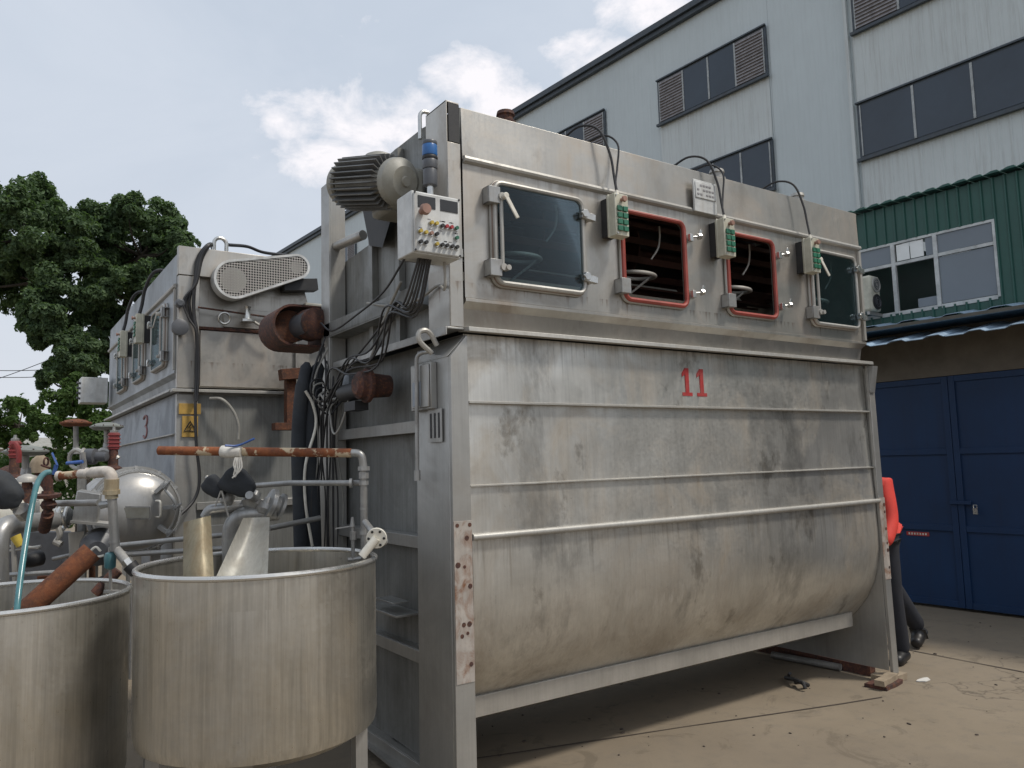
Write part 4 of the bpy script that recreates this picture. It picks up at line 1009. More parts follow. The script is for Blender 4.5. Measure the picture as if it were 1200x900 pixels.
# two long horizontal pipes behind the tanks
LP = E('pipe_run', 'pair of thin pale pipes running low behind the two tanks', 'pipes', at(180, 645, 4.2))
for y1_, y2_ in ((640, 629), (651, 646)):
    bm = B(); cyl(bm, at(132, y1_, 4.2), at(300, y2_-6, 4.25), .014, seg=12); finish(bm, 'pipe', 'pipe', LP)
bm = B(); cyl(bm, at(316, 619, 4.4), at(375, 607, 4.6), .016, seg=12); finish(bm, 'pipe', 'leg', LP)

# ------------------------------------------------------------------ round-door vessel
D = 5.25
c = at(161, 599, D)
RV = E('pressure_vessel', 'horizontal steel vessel with domed round door and bar handle', 'vessel', (c.x, c.y, 0))
R_ = .262
dirv = Vector((.0, 1, 0)).normalized()
bm = B(); lathe(bm, c, dirv, [(-.11, 0), (-.105, R_*.3), (-.085, R_*.6), (-.05, R_*.85), (-.01, R_*.98), (0, R_)], 48); door = finish(bm, 'door', 'vessel', RV, smooth=60)
bm = B(); lathe(bm, c, dirv, [(0, R_*1.0), (-.005, R_*1.02), (-.005, R_*1.06), (.03, R_*1.07), (.035, R_*1.02), (.05, R_*1.02), (.05, R_*1.09), (.08, R_*1.09), (.085, R_)], 48); finish(bm, 'door_ring', 'shiny', RV)
bm = B(); lathe(bm, c, dirv, [(.05, R_*.98), (1.2, R_*.98), (1.28, R_*.8), (1.34, R_*.4), (1.36, 0)], 48); finish(bm, 'barrel', 'vessel', RV)
bm = B(); lathe(bm, c, dirv, [(.086, R_*1.0), (.086, R_*1.16), (.10, R_*1.16), (.10, R_)], 48); finish(bm, 'barrel_flange', 'pipe', RV)
def dsk(px, py, dd=D-.12): return at(px, py, dd)
bm = B(); obox(bm, dsk(160, 601, D-.125), rt, .095, .045, .004, ref=up); pl = finish(bm, 'name_plate', 'pipe', door, bev=.002)
bm = B(); obox(bm, dsk(160, 601, D-.132), rt, .082, .034, .0015, ref=up); finish(bm, 'plate_face', 'motor', door)
bm = B(); tube(bm, elbow_path([dsk(183, 587, D-.07), dsk(188, 587, D-.12), dsk(188, 606, D-.12), dsk(183, 606, D-.07)], .02), .007, 8); finish(bm, 'handle', 'ivory', door)
for (px, py, an) in ((190, 571, .7), (201, 594, 0), (194, 622, -.7)):
    p = at(px, py, D-.02); o = (p-c).normalized()
    bm = B(); obox(bm, p, o, .055, .018, .014); cyl(bm, p+o*.02-dirv*.06, p+o*.02+dirv*.08, .014, seg=10); cyl(bm, p+o*.02-dirv*.045, p+o*.02-dirv*.03, .026, seg=6); obox(bm, p+o*.03-dirv*.055, rt*math.cos(an)+up*.8, .035, .006, .006)
    finish(bm, 'swing_clamp', 'pipe', RV, bev=.002)
bm = B(); tube(bm, [at(194, 574, D-.04), at(203, 585, D-.06), at(208, 597, D-.06), at(204, 612, D-.05), at(197, 623, D-.04)], .012, 8, False, 5); finish(bm, 'hinge_arm', 'leg', RV)
for dx in (-.15, .15):
    for dy in (.2, 1.0):
        bm = B(); p = c+dirv*dy+Vector((dx, 0, 0)); box(bm, p.x-.03, p.x+.03, p.y-.03, p.y+.03, 0, c.z-R_*.8); finish(bm, 'leg', 'leg', RV)
P_(elbow_path([at(122, 551, D+.3), at(160, 548, D+.3), at(167, 552, D+.3), at(168, 566, D+.3)], .08), .010, 'vent_tube', 'trim', RV, 8, 0)
# second vessel, farther left, mostly hidden
D = 5.0
c = at(20, 600, D+.3); S2 = E('pressure_vessel', 'pale horizontal vessel behind the teal hose at the left edge', 'vessel', (c.x, c.y, 0))
bm = B(); lathe(bm, c, (1, .35, 0), [(-.6, 0), (-.58, .15), (-.5, .21), (.05, .22), (.11, .19), (.15, .12), (.16, 0)], 36); finish(bm, 'barrel', 'sheet', S2, smooth=60)
bm = B(); lathe(bm, c, (1, .35, 0), [(.02, .22), (.02, .245), (.045, .245), (.045, .22)], 36); finish(bm, 'barrel_flange', 'shiny', S2)
for dx in (-.35, .0):
    bm = B(); box(bm, c.x+dx-.03, c.x+dx+.03, c.y-.03+dx*.35, c.y+.03+dx*.35, 0, c.z-.17); finish(bm, 'leg', 'leg', S2)

# square-lid pump unit with clamp ring and legs
D = 4.6
PU = E('pump_unit', 'grey box-lidded pump unit with ring clamp between hose and vessel', 'pump', at(95, 700, D))
bm = B(); hexa(bm, [at(84, 611, D-.1), at(113, 614, D-.1), at(116, 612, D+.15), at(90, 609, D+.15)], [at(90, 575, D-.1), at(118, 579, D-.1), at(120, 577, D+.15), at(95, 573, D+.15)]); finish(bm, 'lid_box', 'pipe', PU, bev=.006)
bm = B(); hexa(bm, [at(82, 613, D-.12), at(128, 617, D-.12), at(130, 613, D+.17), at(88, 610, D+.17)], [at(82, 610, D-.12), at(128, 614, D-.12), at(130, 611, D+.17), at(88, 608, D+.17)]); finish(bm, 'lid_tray', 'trim', PU)
bm = B(); hexa(bm, [at(84, 740, D), at(101, 740, D), at(101, 740, D+.08), at(84, 740, D+.08)], [at(80, 624, D), at(99, 622, D), at(99, 622, D+.08), at(80, 624, D+.08)]); finish(bm, 'column', 'leg', PU, bev=.004)
bm = B(); lathe(bm, at(117, 640, D), fw*-1+rt*.4, [(-.1, 0), (-.1, .09), (.0, .11), (.08, .10), (.12, .05), (.12, 0)], 28); finish(bm, 'filter_pot', 'greyp', PU)
bm = B(); torus(bm, at(72, 608, D), rt+fw*.3, .10, .013, 28, 8, .07); finish(bm, 'ring_clamp', 'shiny', PU)
bm = B(); cyl(bm, at(64, 607, D), at(82, 605, D), .05, seg=20); torus(bm, at(79, 606, D), rt+fw*.25, .055, .012); torus(bm, at(66, 606, D), rt+fw*.25, .055, .012); finish(bm, 'pipe_coupling', 'shiny', PU)
bm = B(); tube(bm, [at(57, 590, D-.08), at(62, 605, D-.1), at(70, 625, D-.1), at(66, 634, D-.1)], .016, 8, False, 4); cyl(bm, at(64, 634, D-.1), at(72, 638, D-.1), .02, seg=10); finish(bm, 'clamp_arm', 'trim', PU, )
# large pipe with elbow at the left edge
D = 4.1
BP = E('bent_pipe', 'large grey pipe bending down at the left edge of the photo', 'pipe', at(2, 740, D))
bm = B(); tube(bm, elbow_path([at(-3, 760, D-.1), at(-3, 616, D-.1), at(62, 610, D+.35)], .12, 8), .052, 20); finish(bm, 'pipe', 'pipe', BP)
# frames and dark gear under it
FR = E('equipment_frame', 'low steel frame with dark fittings behind the left tank', 'frame', at(50, 720, 4.5))
for y_ in (672, 686):
    bm = B(); cyl(bm, at(2, y_+2, 4.4), at(74, y_-2, 4.5), .013, seg=10); finish(bm, 'rail', 'pipe', FR)
bm = B(); hexa(bm, [at(0, 700, 4.9), at(84, 700, 4.9), at(84, 700, 5.4), at(0, 700, 5.4)], [at(0, 622, 4.9), at(84, 622, 4.9), at(84, 622, 5.4), at(0, 622, 5.4)]); finish(bm, 'gear_case', 'greyp', FR, bev=.01)
bm = B(); cyl(bm, at(16, 634, 4.6), at(18, 690, 4.6), .015, seg=10); cyl(bm, at(8, 640, 4.6), at(46, 642, 4.6), .008, seg=8); cyl(bm, at(8, 646, 4.6), at(48, 640, 4.6), .008, seg=8); finish(bm, 'strut', 'trim', FR)
bm = B(); cyl(bm, at(18, 628, 4.6), at(24, 640, 4.6), .03, .02, seg=12); finish(bm, 'yellow_cap', 'yellow', FR)
bm = B(); lathe(bm, at(36, 656, 4.5), fw+rt*.5, [(-.05, 0), (-.05, .035), (.0, .045), (.06, .045)], 16); finish(bm, 'solenoid', 'black', FR)
bm = B(); obox(bm, at(64, 678, 4.5), rt, .09, .02, .015); finish(bm, 'rusty_bar', 'rust', FR)
# rusty valve with flange wheel
D = 4.05
RVv = E('rusty_valve', 'small rusty upright valve with flanged bonnet behind the teal hose', 'valve', at(57, 640, D))
bm = B(); cyl(bm, at(56, 602, D), at(57, 555, D), .022, seg=14)
lathe(bm, at(56, 583, D), up, [(0, .03), (0, .060), (.012, .064), (.018, .064), (.02, .03), (.035, .028)], 8); lathe(bm, at(57, 596, D), up, [(0, .03), (.02, .04), (.04, .03)], 14)
cyl(bm, at(56, 602, D), at(52, 620, D+.1), .03, seg=14)
finish(bm, 'body', 'dark_rust', RVv)
bm = B(); torus(bm, at(54, 547, D), up*.6+rt*.2+fw*.2, .022, .006, 16, 6); torus(bm, at(54, 541, D), rt, .020, .005, 16, 6); finish(bm, 'handwheel', 'dark_rust', RVv)
bm = B(); cyl(bm, at(63, 556, D), at(66, 545, D), .010, seg=8); obox(bm, at(64, 538, D), at(66, 548, D)-at(60, 534, D), .035, .012, .004); finish(bm, 'lever', 'bluehandle', RVv)
P_(elbow_path([at(63, 590, D+.1), at(116, 589, D-.1)], .02), .017, 'branch_pipe', 'pipe', RVv, 12, 0)
# upright pale pipe with elbow
D = 3.80
UP = E('standpipe', 'upright chalky elbow pipe with valve, standing at the left tank rim', 'pipework', at(133, 700, D))
bm = B(); cyl(bm, at(69, 558, D+.12), at(98, 555, D+.06), .020, seg=14); finish(bm, 'rusty_pipe', 'rust_paint', UP)
bm = B(); cyl(bm, at(94, 555.5, D+.06), at(112, 554, D+.03), .024, .020, seg=12); cyl(bm, at(101, 555, D+.05), at(104, 555, D+.05), .029, seg=12); finish(bm, 'pipe_nipple', 'whitepipe', UP)
bm = B(); cyl(bm, at(67, 558, D+.12), at(71, 558, D+.12), .026, seg=12); finish(bm, 'pipe_collar', 'whitepipe', UP)
bm = B(); tube(bm, elbow_path([at(108, 554, D+.03), at(131, 552, D), at(131, 576, D)], .08, 8), .028, 16); finish(bm, 'elbow', 'whitepipe', UP)
bm = B(); cyl(bm, at(131, 561, D), at(130.5, 577, D), .034, seg=16); cyl(bm, at(130.5, 574, D), at(130.5, 579, D), .040, seg=10); cyl(bm, at(130.5, 579, D), at(130.8, 584, D), .030, seg=12); finish(bm, 'pipe_union', 'sheet2', UP)
bm = B(); cyl(bm, at(131, 578, D), at(135, 645, D), .022, seg=16); cyl(bm, at(134, 636, D), at(134, 634, D), .025, seg=14); cyl(bm, at(118, 592, D), at(130, 590, D), .02, .016, seg=10); finish(bm, 'riser', 'pipe', UP)
bm = B(); tube(bm, elbow_path([at(134, 640, D), at(138, 645, D), at(150, 660, D-.1)], .03), .020, 14); finish(bm, 'branch', 'trim', UP)
bm = B(); cyl(bm, at(147, 656, D-.1), at(153, 664, D-.1), .026, seg=6); finish(bm, 'hex_nut', 'shiny', UP)
bm = B(); cyl(bm, at(152, 662, D-.1), at(160, 671, D-.1), .034, .03, seg=14); finish(bm, 'end_cap', 'black', UP)
bm = B(); lathe(bm, at(129, 667, D), up, [(0, .015), (.01, .026), (.06, .028), (.08, .022), (.085, .01)], 14); finish(bm, 'tape_wrap', 'teal', UP)
bm = B(); cyl(bm, at(129, 666, D), at(130, 694, D), .007, seg=8); obox(bm, at(131, 693, D), rt, .035, .012, .006); cyl(bm, at(129, 652, D), at(128, 641, D), .012, .004, seg=8); finish(bm, 'rod', 'trim', UP)
bm = B(); tube(bm, [at(118, 646, D), at(112, 641, D), at(104, 648, D)], .006, 6, False, 4); cyl(bm, at(104, 655, D), at(122, 651, D), .006, seg=8); finish(bm, 'lever', 'ivory', UP)
bm = B(); cyl(bm, at(138, 668, D+.2), at(112, 696, D+.15), .030, seg=14); finish(bm, 'stub_pipe', 'dark_rust', UP)
# thick rusty pipe in the left tank
a = at(108, 646, 3.60); b = at(22, 724, 3.42)
bm = B(); cyl(bm, a, b, .050, seg=24, cap=False); cyl(bm, a, b, .044, seg=24, cap=False)
TRP = tag(finish(bm, 'rusty_pipe', 'rust'), 'thick rusty open pipe leaning diagonally into the left tank', 'pipe')
# teal hose
D = 3.7
bm = B(); tube(bm, [at(60, 553, D), at(52, 555, D-.02), at(44, 566, D-.05), at(38, 590, D-.1), at(31, 630, D-.2), at(25, 670, D-.3), at(20, 712, D-.4), at(17, 745, D-.42)], .013, 12, False, 8)
tag(finish(bm, 'hose', 'teal'), 'teal plastic hose hanging from the rusty valve into the left tank', 'hose')
# black wrapped head at left edge
BH = E('wrapped_valve', 'black cloth-wrapped valve head at the left edge above the left tank', 'valve', at(0, 610, 3.6))
clothhead(2, 576, .105, .078, -.55, 3.6, BH); bm = B(); cyl(bm, at(16, 592, 3.62), at(32, 606, 3.7), .022, seg=12); cyl(bm, at(24, 596, 3.62), at(30, 604, 3.66), .035, seg=10); finish(bm, 'valve_stem', 'pipe', BH)

# diaphragm valves (flat mushroom caps) and red relief devices
def mushroom(label, px, py, rpx, d, mat, stem_to, red=False):
    c = at(px, py, d); r = rpx*d/F_PX
    o = E('diaphragm_valve', label, 'valve', at(px, stem_to, d), 0, 'flat-capped valves behind the tanks')
    bm = B(); lathe(bm, c-up*.03, (0, 0, 1), [(0, 0), (0, r*.4), (.0, r*.75), (r*.16, r), (r*.24, r*1.0), (r*.25, r*.95), (r*.42, r*.6), (r*.5, r*.2), (r*.5, 0)], 32); finish(bm, 'cap', mat, o, smooth=50)
    bm = B()
    for k in range(10):
        t = 2*PI*k/10; q = c-Vector((0, 0, .03))+Vector((math.cos(t)*r*.93, math.sin(t)*r*.93, r*.17)); cyl(bm, q, q+Vector((0, 0, r*.14)), r*.04, seg=6)
    finish(bm, 'bolt', 'dark_rust', o)
    bm = B(); s0 = at(px, stem_to, d); cyl(bm, c-Vector((0, 0, .03)), s0, r*.16, seg=12); lathe(bm, s0, (0, 0, 1), [(0, r*.5), (r*.1, r*.5), (r*.12, r*.25), (r*.5, r*.2)], 16); finish(bm, 'stem', 'pipe', o)
    return o
mushroom('grey flat-capped valve near the left edge by the red lever', 30, 529, 24, 5.6, 'disc', 560)
mushroom('green-grey flat-capped valve in front of machine number 3', 125, 499, 18, 5.6, 'disc', 528)
mushroom('rusty orange flat-capped valve among the trees behind', 89, 495, 17, 6.2, 'rust', 532)
def redrelief(label, px, py, d):
    o = E('safety_valve', label, 'valve', at(px, py+14, d), 0, 'red safety valves behind the tanks')
    c = at(px, py+10, d); h = .034
    bm = B(); box(bm, c.x-h, c.x+h, c.y-h, c.y+h, c.z, c.z+.12); bd = finish(bm, 'body', 'reddev', o, bev=.006)
    for k in range(4):
        bm = B(); zc = c.z+.018+k*.027; box(bm, c.x-h-.006, c.x+h+.006, c.y-h-.006, c.y+h+.006, zc, zc+.008); finish(bm, 'cooling_fin', 'reddev', bd, bev=.002)
    bm = B(); lathe(bm, c+Vector((0, 0, .121)), (0, 0, 1), [(0, .026), (.015, .026), (.02, .012), (.04, .010), (.042, 0)], 14); finish(bm, 'cap', 'pipe', o)
    bm = B(); lathe(bm, c-Vector((0, 0, .16)), (0, 0, 1), [(0, .055), (.03, .06), (.05, .034), (.159, .03)], 14); finish(bm, 'base', 'dark_rust', o)
    return o
redrelief('red square-bodied valve in front of machine number 3', 133, 517, 5.5)
o = redrelief('red valve with bent lever near the left edge', 17, 527, 5.4)
bm = B(); tube(bm, [at(13, 522, 5.3), at(18, 520, 5.3), at(22, 530, 5.3), at(22, 542, 5.3)], .018, 8, False, 4); finish(bm, 'lever', 'reddev', o)
# flanged pump motor
D = 5.4
PM = E('flanged_motor', 'grey flanged motor and curved pipe behind the chalky elbow', 'motor', at(105, 560, D))
bm = B(); lathe(bm, at(100, 535, D), rt, [(0, .0), (0, .05), (.01, .055), (.07, .055), (.08, .035), (.15, .033), (.155, .025), (.16, 0)], 20); finish(bm, 'motor_body', 'greyp', PM)
bm = B(); torus(bm, at(90, 538, D), rt*.3+fw, .065, .014, 28, 8); torus(bm, at(98, 536, D), rt+fw*.3, .055, .013, 28, 8); finish(bm, 'coupling_ring', 'trim', PM)
bm = B(); cyl(bm, at(78, 543, D-.1), at(97, 541, D-.1), .012, seg=8); finish(bm, 'handle', 'bluehandle', PM)
bm = B(); tube(bm, [at(97, 530, D-.05), at(99, 545, D-.05), at(96, 575, D-.05)], .018, 8, False, 4); cyl(bm, at(96, 700, D), at(96, 545, D), .03, seg=10); finish(bm, 'support', 'pipe', PM)
bm = B(); tube(bm, [at(112, 538, D+.1), at(120, 528, D+.1), at(130, 530, D+.1), at(138, 538, D+.1)], .022, 10, False, 5); finish(bm, 'curved_pipe', 'trim', PM)
for k in range(12):
    t = 2*PI*k/12; q = at(161, 599, 5.25)+Vector((math.cos(t)*.262*1.13, .075, math.sin(t)*.262*1.13))
    bm = B(); cyl(bm, q, q+Vector((0, .035, 0)), .013, seg=6); finish(bm, 'flange_bolt', 'shiny', RV)
GA = E('pressure_gauge', 'small round pressure gauge on a stem beside the bent pipe', 'gauge', at(28, 616, 4.2))
bm = B(); cyl(bm, at(28, 616, 4.2), at(28, 602, 4.2), .007, seg=8); finish(bm, 'stem', 'pipe', GA)
bm = B(); lathe(bm, at(28, 597, 4.2)+fw*.02, fw*-1, [(0, .03), (.03, .032), (.034, .028), (.030, .026), (.030, 0)], 24); finish(bm, 'dial', 'shiny', GA)
for lab, pts, rr_, mt in (('thin steel pipe crossing low behind the upright chalky pipe', [at(62, 655, 4.7), at(84, 650, 4.7), at(150, 646, 4.7), at(150, 700, 4.7)], .012, 'pipe'),
                     ('curved black hose looping behind the left tank', [at(86, 640, 4.9), at(70, 668, 4.8), at(92, 690, 4.7), at(124, 676, 4.6), at(140, 690, 4.6)], .016, 'cable'),
                     ('short rusty pipe running up beside the pump unit column', [at(108, 720, 4.75), at(108, 650, 4.75), at(122, 640, 4.8)], .018, 'rust2')):
    bm = B(); tube(bm, elbow_path(pts, .06), rr_, 12); tag(finish(bm, 'pipe' if 'hose' not in lab else 'hose', mt), lab, 'pipe' if 'hose' not in lab else 'hose')
# low scrap heap of dark machine parts farther left: crates/housings as distinct things
def housing(name, label, px, py, sx, sy, d, mat, cat):
    o = E(name, label, cat, at(px, py+sy, d))
    c = at(px, py, d); bm = B(); lathe(bm, c-Vector((0, 0, sy*d/F_PX)), (0, 0, 1), [(0, sx*d/F_PX), (sy*.9*d/F_PX, sx*d/F_PX), (sy*1.4*d/F_PX, sx*.8*d/F_PX), (sy*1.9*d/F_PX, sx*.3*d/F_PX), (sy*2*d/F_PX, 0)], 20); finish(bm, 'body', mat, o, smooth=50)
    bm = B(); cyl(bm, c-Vector((0, 0, sy*d/F_PX)), (c.x, c.y, 0), sx*.5*d/F_PX, seg=10); finish(bm, 'support', 'dark_rust', o); return o
housing('strainer_pot', 'brownish conical pot beyond the grey flat-capped valve', 47, 543, 11, 11, 6.4, 'wood', 'pot')
housing('strainer_pot', 'squat brown pot at the left edge under the red valve', 12, 553, 15, 8, 5.8, 'dark_rust', 'pot')
housing('strainer_pot', 'low pale domed pot in front of the grey flat-capped valve', 32, 560, 11, 5, 5.2, 'trim', 'pot')
bm = B(); cyl(bm, at(10, 563, 5.3), at(48, 561, 5.3), .014, seg=10); tag(finish(bm, 'pipe', 'whitepipe'), 'thin pale horizontal pipe above the pale vessel', 'pipe')

# ------------------------------------------------------------------ odds and ends on the ground
GL = bpy.data
bm = B(); a = on(2, .03, 905, 767); b = on(2, .03, 985, 782); cyl(bm, a, b, .025, seg=14)
tag(finish(bm, 'steel_bar', 'pipe'), 'straight steel tube on the concrete under the machine', 'tube')
bm = B(); p = on(2, .02, 935, 797)
tube(bm, [on(2, .02, 921, 794), on(2, .05, 930, 796), on(2, .045, 940, 800), on(2, .02, 947, 803)], .015, 8, False, 4); tube(bm, [on(2, .02, 932, 800), on(2, .05, 940, 800), on(2, .02, 944, 807)], .012, 8, False, 4); cyl(bm, on(2, .03, 924, 791), on(2, .07, 926, 789), .01, seg=8)
tag(finish(bm, 'pipe_fitting', 'black'), 'broken black plastic fitting lying on the concrete', 'fitting')
WB = E('wood_block', 'split weathered wood block under the right leg of machine 11', 'wood block', (3.32, -.02, 0))
def plank(x0, x1, y0, y1, z0, z1, rz, mat, nm):
    bm = B(); box(bm, x0, x1, y0, y1, z0, z1)
    bmesh.ops.subdivide_edges(bm, edges=bm.edges[:], cuts=3, use_grid_fill=True)
    for v in bm.verts: v.co += Vector((noise.noise(v.co*9), noise.noise(v.co*9+Vector((5, 0, 0))), noise.noise(v.co*9+Vector((0, 5, 0)))))*.008
    bmesh.ops.rotate(bm, cent=(3.32, -.02, 0), matrix=Matrix.Rotation(rz, 3, 'Z'), verts=bm.verts)
    return finish(bm, nm, mat, WB, bev=.002)
plank(3.14, 3.40, -.09, .06, .0, .028, .12, 'dark_rust', 'lower_board'); plank(3.12, 3.36, -.07, .0, .030, .068, .18, 'wood', 'upper_board'); plank(3.30, 3.50, -.05, .10, .0, .048, .0, 'wood', 'corner_piece')
bm = B(); p = on(2, .004, 1083, 797)
pts = [(p.x+.06*math.cos(t)*(1+.3*math.sin(3*t)), p.y+.035*math.sin(t)*(1+.2*math.cos(2*t))) for t in [k*2*PI/14 for k in range(14)]]
hexa(bm, [(x, y, .003) for x, y in pts], [(x, y, .009) for x, y in pts]); tag(finish(bm, 'paper_scrap', 'paper'), 'small white scrap on the concrete by the blue gate', 'scrap')
# angle iron on ground between tank and machine
bm = B(); a = on(2, .06, 434, 868); b = on(2, .06, 474, 900); d = (b-a); obox(bm, a-d*.3+d*.8, d, d.length*1.0, .05, .006); obox(bm, a-d*.3+d*.8+Vector((.05, .0, .03)), d, d.length*1.0, .006, .03)
tag(finish(bm, 'angle_iron', 'leg'), 'long grey angle iron on the ground between tank and machine 11', 'steel bar')

bm = B(); LR = random.Random(5)
for k in range(170):
    x = LR.uniform(.3, 6.0); y = LR.uniform(-1.9, 1.4); s_ = LR.choice((.003, .004, .006, .009))*LR.uniform(.6, 1.3)
    m_ = Matrix.Translation((x, y, s_*.4)) @ Matrix.Rotation(LR.uniform(0, 6), 4, 'Z') @ Matrix.Diagonal((s_*LR.uniform(1, 2), s_, s_*.6, 1))
    bmesh.ops.create_icosphere(bm, subdivisions=1, radius=1, matrix=m_)
tag(finish(bm, 'grit', 'joint', smooth=0), 'scattered grit and crumbs on the concrete yard', 'grit', kind='stuff')
# ------------------------------------------------------------------ person in red jacket behind the right leg
PR = E('person', 'person in red jacket and dark trousers striding behind the steel leg', 'person', (4.35, .40, 0))
def skin_mesh(name, verts, edges, radii, mat, parent, root=0, sub=2):
    me = bpy.data.meshes.new(name); inv = W[parent.name].inverted()
    me.from_pydata([inv @ Vector(v) for v in verts], edges, []); o = bpy.data.objects.new(name, me); COL.objects.link(o); o.parent = parent; W[o.name] = W[parent.name]
    me.materials.append(M[mat])
    sk = o.modifiers.new('skin', 'SKIN'); sk.use_smooth_shade = True
    for i, r in enumerate(radii):
        sv = me.skin_vertices[0].data[i]; sv.radius = r if isinstance(r, tuple) else (r, r); sv.use_root = (i == root)
    ss = o.modifiers.new('sub', 'SUBSURF'); ss.levels = sub; ss.render_levels = sub
    return o
f1 = on(2, .05, 1057, 768); f2 = on(2, .10, 1078, 742)
hip = Vector((3.81, .32, .93)); wd_ = (Vector((f1.x, f1.y, 0))-Vector((f2.x, f2.y, 0))).normalized(); sd_ = Vector((-wd_.y, wd_.x, 0))
def pp(f, s, z): return Vector((hip.x, hip.y, 0))+wd_*f+sd_*s+Vector((0, 0, z))
F1 = Vector((f1.x, f1.y, .07)); F2 = Vector((f2.x, f2.y, .13))
sh = 1.40
V_ = [pp(0, 0, .93), pp(.03, 0, 1.07), pp(.08, 0, 1.22), pp(.15, 0, 1.34), pp(.19, 0, 1.42), pp(.26, 0, 1.50), pp(.29, 0, 1.58),
      pp(.0, .09, .88), pp(.06, .09, .50)*.5+(F1+Vector((0, 0, .45)))*.5, F1+Vector((0, 0, .03)), F1-Vector((0, 0, .03))+wd_*.02, F1-Vector((0, 0, .03))+wd_*.17,
      pp(.0, -.09, .88), (pp(-.02, -.09, .5)+F2+Vector((0, 0, .42)))*.5, F2+Vector((0, 0, .05)), F2-Vector((0, 0, .0))+wd_*.02, F2-Vector((0, 0, .07))+wd_*.15,
      pp(.16, .15, 1.34), pp(.22, .19, 1.07), pp(.40, .17, .90), pp(.15, -.18, 1.34), pp(.20, -.22, 1.08), pp(.36, -.18, .92)]
E_ = [(0, 1), (1, 2), (2, 3), (3, 4), (4, 5), (5, 6), (0, 7), (7, 8), (8, 9), (9, 10), (10, 11), (0, 12), (12, 13), (13, 14), (14, 15), (15, 16), (3, 17), (17, 18), (18, 19), (3, 20), (20, 21), (21, 22)]
Rr = [.13, .12, .13, .12, .055, .085, .08, .085, .058, .035, .028, .024, .085, .058, .035, .028, .024, .06, .045, .034, .06, .045, .034]
skin_mesh('body', V_, E_, Rr, 'skin', PR)
skin_mesh('jacket', [pp(-.105, 0, .835), pp(-.085, 0, .95), pp(-.01, 0, 1.08), pp(.07, 0, 1.21), pp(.14, 0, 1.32), pp(.19, 0, 1.40), pp(.16, .15, 1.34), pp(.22, .19, 1.07), pp(.375, .175, .92), pp(.15, -.18, 1.34), pp(.20, -.22, 1.08), pp(.345, -.18, .94)],
          [(0, 1), (1, 2), (2, 3), (3, 4), (4, 5), (4, 6), (6, 7), (7, 8), (4, 9), (9, 10), (10, 11)], [.165, .17, .165, .165, .15, .075, .085, .065, .052, .085, .065, .052], 'jacket', PR, 2)
kn1 = V_[8]; kn2 = V_[13]
skin_mesh('trousers', [pp(0, 0, .96), V_[7], kn1, F1-Vector((0, 0, .02)), V_[12], kn2, F2-Vector((0, 0, .0))], [(0, 1), (1, 2), (2, 3), (0, 4), (4, 5), (5, 6)], [.135, .105, .078, .07, .105, .078, .068], 'trouser', PR)
for Fp, tilt in ((F1, 0.0), (F2, -.35)):
    a = Fp-Vector((0, 0, .03)); dz = Vector((0, 0, tilt*.17))
    skin_mesh('shoe', [a+Vector((0, 0, .05)), a-wd_*.04-Vector((0, 0, .0)), a+wd_*.08+dz*.5, a+wd_*.18+dz], [(0, 1), (0, 2), (2, 3)], [.062, .056, .054, .046], 'shoe', PR)
hd = pp(.30, 0, 1.57)
bm = B(); bmesh.ops.create_icosphere(bm, subdivisions=3, radius=1)
for v in bm.verts:
    n = v.co.copy(); v.co = hd+wd_*(n.x*.098-.012)+sd_*n.y*.082+Vector((0, 0, n.z*.115+.02 if n.x < .35 or n.z > .35 else .045+n.z*.06))
finish(bm, 'hair', 'hair', PR, smooth=60)
for s_ in (-1, 1):
    h0 = V_[19] if s_ > 0 else V_[22]; hdv = (h0-(V_[18] if s_ > 0 else V_[21])).normalized()
    for k in range(4):
        o_ = sd_*(k-1.5)*.019; q = h0+hdv*.06+o_
        skin_mesh('finger', [h0+hdv*.02+o_*.8, q, q+hdv*.03-Vector((0, 0, .008)), q+hdv*.045-Vector((0, 0, .028))], [(0, 1), (1, 2), (2, 3)], [.012, .010, .009, .008], 'skin', PR, sub=1)
    skin_mesh('thumb', [h0+hdv*.01-sd_*s_*.03, h0+hdv*.035-sd_*s_*.05, h0+hdv*.06-sd_*s_*.052], [(0, 1), (1, 2)], [.013, .011, .009], 'skin', PR, sub=1)
for s_ in (-1, 1):
    bm = B(); lathe(bm, hd+wd_*.082+sd_*s_*.03, wd_, [(-.01, .013), (0, .012), (.006, .006), (.008, 0)], 12); finish(bm, 'eye', 'ivory', PR)
bm = B(); hexa(bm, [hd+wd_*.08+sd_*.016-Vector((0, 0, .04)), hd+wd_*.115-Vector((0, 0, .035)), hd+wd_*.08-sd_*.016-Vector((0, 0, .04))], [hd+wd_*.08+sd_*.006+Vector((0, 0, .01)), hd+wd_*.088+Vector((0, 0, .01)), hd+wd_*.08-sd_*.006+Vector((0, 0, .01))]); finish(bm, 'nose', 'skin', PR)

